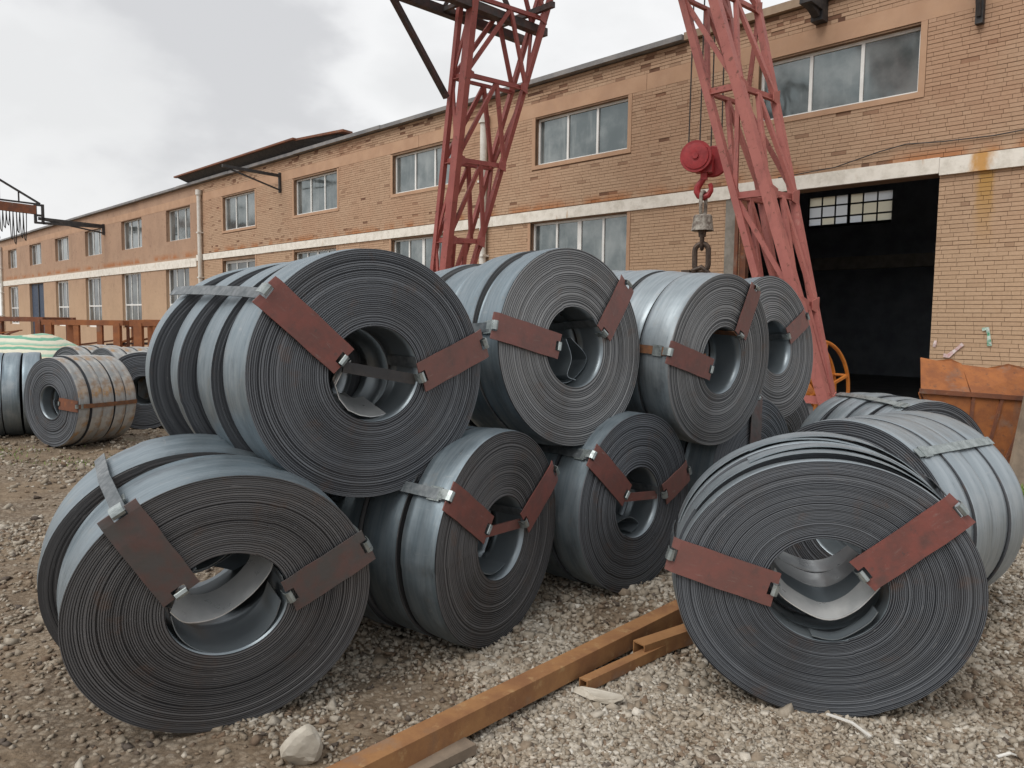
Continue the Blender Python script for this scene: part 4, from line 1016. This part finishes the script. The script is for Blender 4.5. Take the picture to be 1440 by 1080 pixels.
# far coils at the left
def far_coil(label, c, az, n, w, seed, skin, R=.565, plates=(), edge='edge'):
    return coil(label, c, az, 0, R, .36, 1.0, [(w, .012, 0, 0, 0, random.Random(seed + i).uniform(-1.5, 1.5), random.Random(seed * 3 + i).uniform(-.01, .01)) for i in range(n)], plates, 'weathered coils at the left', 34, 72, seed, skin, edge, .006, 'strap_rust')
far_coil('weathered rusty coil with orange strap round its side, far left', (-5.74, 9.50, .56), -27, 5, .148, 41, 'skin_rust', plates=[((.55, -.02), (.2, 0), 'rust_dark')])
far_coil('grey coil cut by the left edge of the picture, far left', (-7.25, 10.2, .56), -62, 4, .2, 43, 'skin', .565)
far_coil('dark coil end on, between the rusty coil and the stack', (-5.35, 11.1, .56), 12, 4, .2, 47, 'skin_rust')
far_coil('weathered coil behind the rusty far left coil', (-6.2, 11.6, .58), -35, 4, .2, 53, 'skin_rust', .58)
far_coil('weathered coil peeping out right of the striped tarp', (-7.2, 12.4, .57), -30, 4, .2, 61, 'skin_rust', .57)
far_coil('dark sided coil close behind the end on coil at left', (-5.0, 12.3, .58), 8, 3, .2, 67, 'skin_rust', .58)
far_coil('pale topped coil furthest back of the left group', (-5.6, 13.0, .58), -40, 5, .2, 59, 'skin_rust', .58)

# ------------------------------------------------------------------ things on the ground
def tube_beam(label, p0, p1, sec, th=.007, name='rusty_beam', mat='rust_beam', grp='rusty steel tubes on the gravel'):
    p0, p1 = Vector(p0), Vector(p1); c_ = (p0 + p1) / 2; root = empty(name, (c_.x, c_.y, min(p0.z, p1.z)))
    tag(root, label, 'steel beam', grp); h = sec / 2; o = Vector(root.location)
    for i, (dx, dz, w_, hh) in enumerate(((0, h - th / 2, sec, th), (0, -h + th / 2, sec, th), (-h + th / 2, 0, th, sec - 2 * th), (h - th / 2, 0, th, sec - 2 * th))):
        q = MB(); fr = q.frame(p0, p1); a_ = p0 + fr[2] * dx + fr[3] * dz; b_ = p1 + fr[2] * dx + fr[3] * dz
        n = 14; pts = [a_.lerp(b_, k / n) for k in range(n + 1)]
        q.bar(a_ - o, b_ - o, w_, hh); q.build('tube_wall', M[mat], root)
    return root
tube_beam('long rusty square tube running across the foreground gravel', (-.62, 2.42, .085), (2.0, 5.275, .05), .088)
tube_beam('short rusty tube with open end lying against the long one', (.635, 3.63, .05), (1.36, 4.16, .05), .078)
tube_beam('thin rusty bar low on the gravel beside the long tube', (.335, 3.31, .03), (.80, 3.74, .03), .05, .006)
q = MB(); q.box((-.2, -.04, 0), (.2, .04, .04)); o = q.build('timber_offcut', M['timber']); o.location = (-.29, 2.69, 0); o.rotation_euler = (0, 0, R_(44)); tag(o, 'grey offcut wedged under the near end of the long tube', 'offcut')
def rock(name, label, loc, size, seed, mat, sub=2, amp=.16, cut=.45):
    import bmesh
    bm = bmesh.new(); bmesh.ops.create_icosphere(bm, subdivisions=3, radius=1.); g = random.Random(seed)
    planes = [(Vector((g.gauss(0, 1), g.gauss(0, 1), g.gauss(0, .8))).normalized(), g.uniform(cut, .85)) for _ in range(11)]
    for v in bm.verts:
        for nrm, dd in planes:
            e_ = v.co.dot(nrm) - dd
            if e_ > 0: v.co -= nrm * e_
        v.co += Vector((g.gauss(0, .012), g.gauss(0, .012), g.gauss(0, .012)))
        v.co = Vector((v.co.x * size[0], v.co.y * size[1], v.co.z * size[2]))
    me = bpy.data.meshes.new(name); bm.to_mesh(me); bm.free(); me.materials.append(M[mat]); o = link(name, me); o.location = loc; tag(o, label, 'stone'); return o
rock('stone', 'angular beige stone at the bottom edge left of the long tube', (-.775, 2.74, .045), (.085, .075, .10), 4, 'stone_pale')
o = rock('flat_stone', 'flat pale stone flake on gravel below the rusty tubes', (.395, 3.235, .02), (.13, .06, .03), 8, 'stone_pale'); o.rotation_euler = (R_(4), R_(-3), R_(-20))
def stick(label, p0, p1, w_):
    c_ = (Vector(p0) + Vector(p1)) / 2; q = MB(); m_ = Vector((.012, .0, .012)); q.bar(Vector(p0) - c_, m_, w_, w_ * .4); q.bar(m_, Vector(p1) - c_, w_ * .9, w_ * .4); o = q.build('plastic_strip', M['white_bit']); o.location = c_; tag(o, label, 'plastic strip', 'white plastic strips'); return o
stick('white plastic strip poking out under the front right coil', (1.33, 3.08, .03), (1.44, 2.92, .022), .014)
stick('short white strip near the bottom right corner', (1.86, 2.79, .022), (1.94, 2.80, .022), .012)

# orange cable reel in the doorway
rl = empty('cable_reel', (4.12, 10.5, .0), (0, 0, R_(35)))
tag(rl, 'orange painted steel cable reel standing behind the right crane leg', 'cable reel')
for y in (-.09, .12):
    ring = [(.72 * math.cos(2 * math.pi * i / 40), y, .72 + .70 * math.sin(2 * math.pi * i / 40)) for i in range(40)]
    q = MB(); q.path(ring, .026, 8, True); q.build('reel_rim', M['orange'], rl, True)
    for a_ in range(6):
        an = R_(a_ * 60 + 18); q = MB(); q.bar((.1 * math.cos(an), y, .72 + .1 * math.sin(an)), (.71 * math.cos(an), y, .72 + .69 * math.sin(an)), .035); q.build('spoke', M['orange'], rl)
for a_ in range(6):
    an = R_(a_ * 60 + 18); q = MB(); q.tube((.71 * math.cos(an), -.1, .72 + .69 * math.sin(an)), (.71 * math.cos(an), .13, .72 + .69 * math.sin(an)), .02, 8); q.build('tie_bar', M['orange'], rl)
q = MB(); q.tube((0, -.16, .72), (0, .2, .72), .11, 16); q.build('hub', M['orange'], rl, True)

# rusty bin at the right
bn = empty('rusty_bin', (5.3, 9.0, 0)); tag(bn, 'orange rusty sheet steel bin with flared sides against the brick pier', 'bin')
O_ = Vector((5.3, 9.0, 0))
def sheetq(nm, pts, mat, t=.012, parent=None):
    P = [Vector(p) - O_ for p in pts]; nrm = (P[1] - P[0]).cross(P[2] - P[0]).normalized() * t
    q = MB(); n = len(P); q.v = [tuple(p) for p in P] + [tuple(p + nrm) for p in P]
    q.f = [tuple(range(n)), tuple(2 * n - 1 - i for i in range(n))] + [(i, n + i, n + (i + 1) % n, (i + 1) % n) for i in range(n)]; q.mi = [0] * len(q.f); return q.build(nm, M[mat], parent or bn)
fr = sheetq('front_panel', [(4.78, 8.30, .03), (5.42, 8.24, .03), (5.66, 8.26, .86), (4.46, 8.34, .93)], 'rust')
sheetq('side_panel', [(4.78, 8.31, .03), (4.45, 8.36, .92), (5.5, 9.9, 1.0), (5.5, 9.9, .03)], 'rust')
sheetq('side_panel', [(5.43, 8.25, .03), (5.75, 9.9, .03), (6.1, 9.9, 1.0), (5.67, 8.27, .86)], 'rust_dark')
sheetq('back_panel', [(5.5, 9.92, .03), (5.5, 9.92, 1.0), (6.1, 9.92, 1.0), (5.75, 9.92, .03)], 'rust_dark')
sheetq('top_flap', [(4.46, 8.35, .94), (4.97, 8.30, .91), (5.04, 8.62, 1.22), (4.93, 8.64, 1.27), (4.78, 8.66, 1.25), (4.62, 8.70, 1.28)], 'rust')
sheetq('top_flap', [(4.98, 8.29, .915), (5.68, 8.25, .87), (5.78, 8.47, 1.16), (5.5, 8.52, 1.23), (5.3, 8.56, 1.18), (5.05, 8.64, 1.21)], 'rust')
sheetq('floor_panel', [(4.8, 8.32, .03), (5.5, 9.9, .03), (5.7, 9.9, .03), (5.42, 8.26, .03)], 'rust_dark')
for t_ in (.25, .5, .78):
    a_ = Vector((4.78, 8.285, .03)).lerp(Vector((5.42, 8.225, .03)), t_); b_ = Vector((4.46, 8.325, .92)).lerp(Vector((5.66, 8.245, .85)), min(1, t_ + .2))
    q = MB(); q.bar(a_ - O_, b_ - O_, .035, .03, hint=(0, 1, 0)); q.build('stiffener', M['rust_dark'], fr)
q = MB(); q.bar(Vector((4.44, 8.32, .94)) - O_, Vector((5.70, 8.24, .87)) - O_, .05, .05); q.build('rim', M['rust_dark'], fr)
def plank(label, p0, p1, w_, t_):
    c_ = Vector((p0[0], p0[1], 0)); q = MB(); q.bar(Vector(p0) - c_, Vector(p1) - c_, w_, t_, hint=(0, 1, 0)); o = q.build('timber_plank', M['timber']); o.location = c_; tag(o, label, 'plank', 'planks leaning at the right'); return o
plank('long weathered plank leaning beside the rusty bin, at right edge', (5.13, 7.72, .02), (5.62, 8.16, 1.36), .17, .04)
plank('second weathered plank at right edge, in front of the leaning one', (5.42, 7.75, .02), (5.48, 7.95, .78), .16, .05)
q = MB(); g = random.Random(5)
for i in range(5):
    q.path([(g.uniform(-.05, .05), g.uniform(-.03, .03), .0), (g.uniform(-.05, .05), -.03, -.12), (g.uniform(-.06, .06), -.02, -.25), (g.uniform(-.07, .07), 0, -.36)], lambda t: .035 + .02 * math.sin(5 * t), 7)
o = q.build('cloth_rag', M['rag'], None, True); o.location = (5.42, 7.93, 1.05); tag(o, 'faded pink rag hanging over the plank at the right edge', 'rag')

# torn tape left on the brick pier
def tape(label, pts, w_, mat):
    P = [Vector(p) for p in pts]; c_ = fw(P[0].x, -.012, P[0].z); q = MB(); n = len(P)
    for i, p in enumerate(P):
        d_ = (P[min(i + 1, n - 1)] - P[max(i - 1, 0)]).normalized(); nn = Vector((-d_.z, 0, d_.x)); dp = p - P[0]
        ww = w_ * (1 + .25 * math.sin(i * 2.1))
        for sg, yy in ((.5, 0), (-.5, -.004), (-.5, -.007), (.5, -.003)):
            e_ = dp + nn * ww * sg; q.v.append((e_.x, yy - .010 * (i % 2), e_.z))
    for i in range(n - 1):
        for a_ in range(4):
            b_ = (a_ + 1) % 4; q.f.append((i*4 + a_, i*4 + b_, i*4 + 4 + b_, i*4 + 4 + a_)); q.mi.append(0)
    o = q.build('torn_tape', M[mat]); o.location = c_; o.rotation_euler = (0, 0, FROT); tag(o, label, 'tape', 'torn tape on the brick pier'); return o
tape('torn pink and white tape scrap slanting on the brick pier', [(.20, 0, 1.20), (.27, 0, 1.19), (.36, 0, 1.28), (.46, 0, 1.38)], .055, 'tape_pink')
tape('tiny pink tape scrap at the door edge of the pier', [(.06, 0, 1.32), (.075, 0, 1.37), (.08, 0, 1.42)], .04, 'tape_pink')
tape('green and white tape scrap hanging on the brick pier', [(.70, 0, 1.60), (.77, 0, 1.615), (.79, 0, 1.53), (.80, 0, 1.45), (.81, 0, 1.36)], .05, 'tape_green')

# ------------------------------------------------------------------ far left yard
def tarp_mat():
    t = NT('striped_tarp'); v = t.coord(); z = t.sep(v)
    wv = t.math('MULTIPLY_ADD', t.noise(v, 1.6, 3), .12, t.math('MULTIPLY_ADD', z[2], 1.0, t.math('MULTIPLY', z[0], .06)))
    f = t.math('FRACT', t.math('MULTIPLY', wv, 6.5))
    c = t.ramp(f, [(0, (.58, .55, .43)), (.30, (.60, .58, .48)), (.34, (.10, .30, .20)), (.55, (.12, .34, .23)), (.56, (.55, .52, .40)), (.72, (.58, .5, .36)), (.76, (.16, .38, .27)), (1, (.45, .5, .4))])
    t.set('Base Color', c); t.set('Roughness', .6); t.bump(t.noise(v, 7, 4), .5, .03); return t.m
M['tarp'] = tarp_mat()
gxx = np.linspace(-2.6, 2.2, 44); gyy = np.linspace(-1.4, 1.4, 26); XX, YY = np.meshgrid(gxx, gyy)
ZZ = 1.30 * np.clip(1 - np.abs((XX + .1) / 2.3) ** 3.2, 0, 1) ** .7 * np.clip(1 - np.abs(YY / 1.4) ** 2.4, 0, 1) ** .6
ZZ = ZZ * (1 - .28 * np.clip((XX - .1) / 1.2, 0, 1)) + .03 * np.sin(5 * XX + 2 * YY) * (ZZ > .1) + .02 * np.sin(9 * YY - 4 * XX) * (ZZ > .1)
I = np.arange(XX.size).reshape(XX.shape); Ft = np.stack([I[:-1, :-1], I[:-1, 1:], I[1:, 1:], I[1:, :-1]], -1).reshape(-1, 4)
o = link('tarp_covered_pile', np_mesh('tarp', np.stack([XX, YY, ZZ - .02], -1).reshape(-1, 3), Ft, [M['tarp']], smooth=True)); o.location = (-8.5, 13.6, 0); tag(o, 'green and cream striped tarp over a pile at far left', 'tarp pile')
def machine_frame(label, loc, rz, W, D, H, sec, nm='machine_stand', mids=(), mat='rust'):
    r = empty(nm, loc, (0, 0, rz)); tag(r, label, 'steel frame', 'rusty frames by the workshop')
    for x in (0, W):
        for y in (0, D):
            q = MB(); q.box((x - sec / 2, y - sec / 2, 0), (x + sec / 2, y + sec / 2, H)); q.build('post', M[mat], r)
    for y in (0, D):
        for z in (H, .25):
            q = MB(); q.box((-sec, y - sec * .4, z - sec * .4), (W + sec, y + sec * .4, z + sec * .4)); q.build('rail', M[mat], r)
    for x in (0, W):
        q = MB(); q.box((x - sec * .4, 0, H - sec * .35), (x + sec * .4, D, H + sec * .35)); q.build('rail', M[mat], r)
    for x in mids:
        q = MB(); q.box((x - sec * .4, -sec * .35, 0), (x + sec * .4, sec * .35, H)); q.build('post', M[mat], r)
    return r
machine_frame('tall rusty frame nearest the stack at the left', (-9.72, 20, 0), R_(8), 1.6, 1.1, 1.46, .2, mids=(.45,), mat='rust_frame')
machine_frame('wide rusty frame in the middle of the far left yard', (-12.4, 20.6, 0), R_(5), 1.75, 1.2, 1.44, .17, mids=(.7, 1.3), mat='rust_frame')
machine_frame('low rusty frame farthest left along the workshop wall', (-17.0, 22.5, 0), R_(-6), 3.4, 1.3, 1.5, .16, mids=(1, 2.2), mat='rust_dark')
machine_frame('dark rusty stand between the two nearer frames', (-10.6, 21.2, 0), R_(12), .55, .6, 1.35, .07, mat='rust_dark')
def scrap(label, loc, n, sp, hh, seed):
    r = empty('scrap_pile', loc); tag(r, label, 'scrap pile', 'scrap heaps by the workshop'); g = random.Random(seed)
    for i in range(n):
        x, y, z = g.uniform(-sp, sp), g.uniform(-.5, .5), g.uniform(.08, hh); L = g.uniform(.5, 1.2); an = g.uniform(-.5, .5); ti = g.uniform(-.35, .35)
        z = max(z, abs(L * math.sin(ti)) + .04)
        q = MB(); dd = Vector((math.cos(an) * math.cos(ti), math.sin(an), math.sin(ti))) * L; q.bar(Vector((x, y, z)) - dd, Vector((x, y, z)) + dd, g.uniform(.03, .12), g.uniform(.02, .06)); q.build('scrap_bar', M[g.choice(['rust_dark', 'rust', 'crane_dark', 'rust_dark'])], r)
scrap('heap of purple brown scrap bars between the rusty frames', (-11.0, 21.6, 0), 26, 1.3, .95, 2)
scrap('heap of rusty scrap bars behind the striped tarp', (-15.2, 21.0, 0), 34, 1.9, 1.15, 6)
scrap('dark scrap heap at the far left edge below the end windows', (-19.6, 25.5, 0), 30, 2.4, 1.2, 9)

# tree beyond the end of the workshop
def leaf_mat(name, a, b):
    t = NT(name); f = t.attr('tone'); t.set('Base Color', t.mix(f, a, b)); t.set('Roughness', .7)
    return t.m
M['leaf'] = leaf_mat('leaves', (.022, .042, .018), (.065, .095, .035)); M['bark'] = simple('bark', (.09, .07, .05), (.05, .04, .03), 6, .9)
def leaves(centers, rads, n, size, seed):
    g = np.random.default_rng(seed); c = np.array(centers)[g.integers(0, len(centers), n)]; rr = np.array(rads)[g.integers(0, len(rads), n)]
    d = g.normal(0, 1, (n, 3)); d /= np.linalg.norm(d, axis=1)[:, None]; p = c + d * (rr * g.random(n) ** .45)[:, None]
    a = g.normal(0, 1, (n, 3)); a /= np.linalg.norm(a, axis=1)[:, None]; b = np.cross(a, g.normal(0, 1, (n, 3))); b /= np.linalg.norm(b, axis=1)[:, None]
    s = size * g.uniform(.6, 1.4, n)[:, None]
    V = np.stack([p - a * s, p + b * s * .5, p + a * s, p - b * s * .5], 1).reshape(-1, 3); return V, np.arange(4 * n).reshape(-1, 4), g.random(n)
tr = empty('tree', (-54.5, 80, 0)); tag(tr, 'dark green tree beyond the far end of the workshop', 'tree')
q = MB(); q.tube((0, 0, 0), (0, .1, 4.5), .28, 10, r1=.17); g = random.Random(8); cs = []
for i in range(9):
    an = i * 2.4; e_ = (math.cos(an) * g.uniform(1.2, 2.4), math.sin(an) * g.uniform(1.2, 2.4), g.uniform(5.2, 9.2)); q.tube((0, .05, 3 + i * .18), e_, .09, 6, r1=.03); cs.append(e_)
q.build('trunk', M['bark'], tr, True)
V_, F_, t_ = leaves(cs + [(0, 0, 9.3), (0, 0, 7)], [1.5, 1.2, 1.0], 5200, .20, 3); link('crown', np_mesh('crown', V_, F_, [M['leaf']], tone=t_), tr)

# grass
M['grass'] = leaf_mat('grass_blades', (.10, .16, .03), (.20, .27, .06))
def grass(label, cx_, cy_, rx, ry, n, h, seed):
    g = np.random.default_rng(seed); x = cx_ + g.normal(0, rx, n); y = cy_ + g.normal(0, ry, n); an = g.uniform(0, 6.28, n); hh = h * g.uniform(.4, 1.2, n); w_ = .004 + .003 * g.random(n); le = g.uniform(.1, .7, n) * hh
    dx, dy = np.cos(an), np.sin(an); z = hgt(x, y)
    V = np.stack([np.stack([x - dy * w_, y + dx * w_, z], -1), np.stack([x + dy * w_, y - dx * w_, z], -1), np.stack([x + dx * le * .4 + dy * w_ * .7, y + dy * le * .4 - dx * w_ * .7, z + hh * .6], -1), np.stack([x + dx * le, y + dy * le, z + hh], -1)], 1).reshape(-1, 3)
    o = link('grass', np_mesh('grass', V, np.arange(4 * n).reshape(-1, 4), [M['grass']], tone=g.random(n))); tag(o, label, 'grass', kind='stuff')
grass('bright green grass patch at the right edge behind the coils', 4.85, 7.0, .22, .40, 8000, .09, 4)
grass('thin weeds in the gravel at far left', -6.9, 9.0, .7, .25, 700, .04, 6)
grass('sparse weeds on the gravel before the left coils', -4.3, 8.6, .6, .2, 420, .035, 7)
grass('weeds growing at the foot of the rusty bin', 4.95, 8.1, .2, .08, 260, .16, 9)
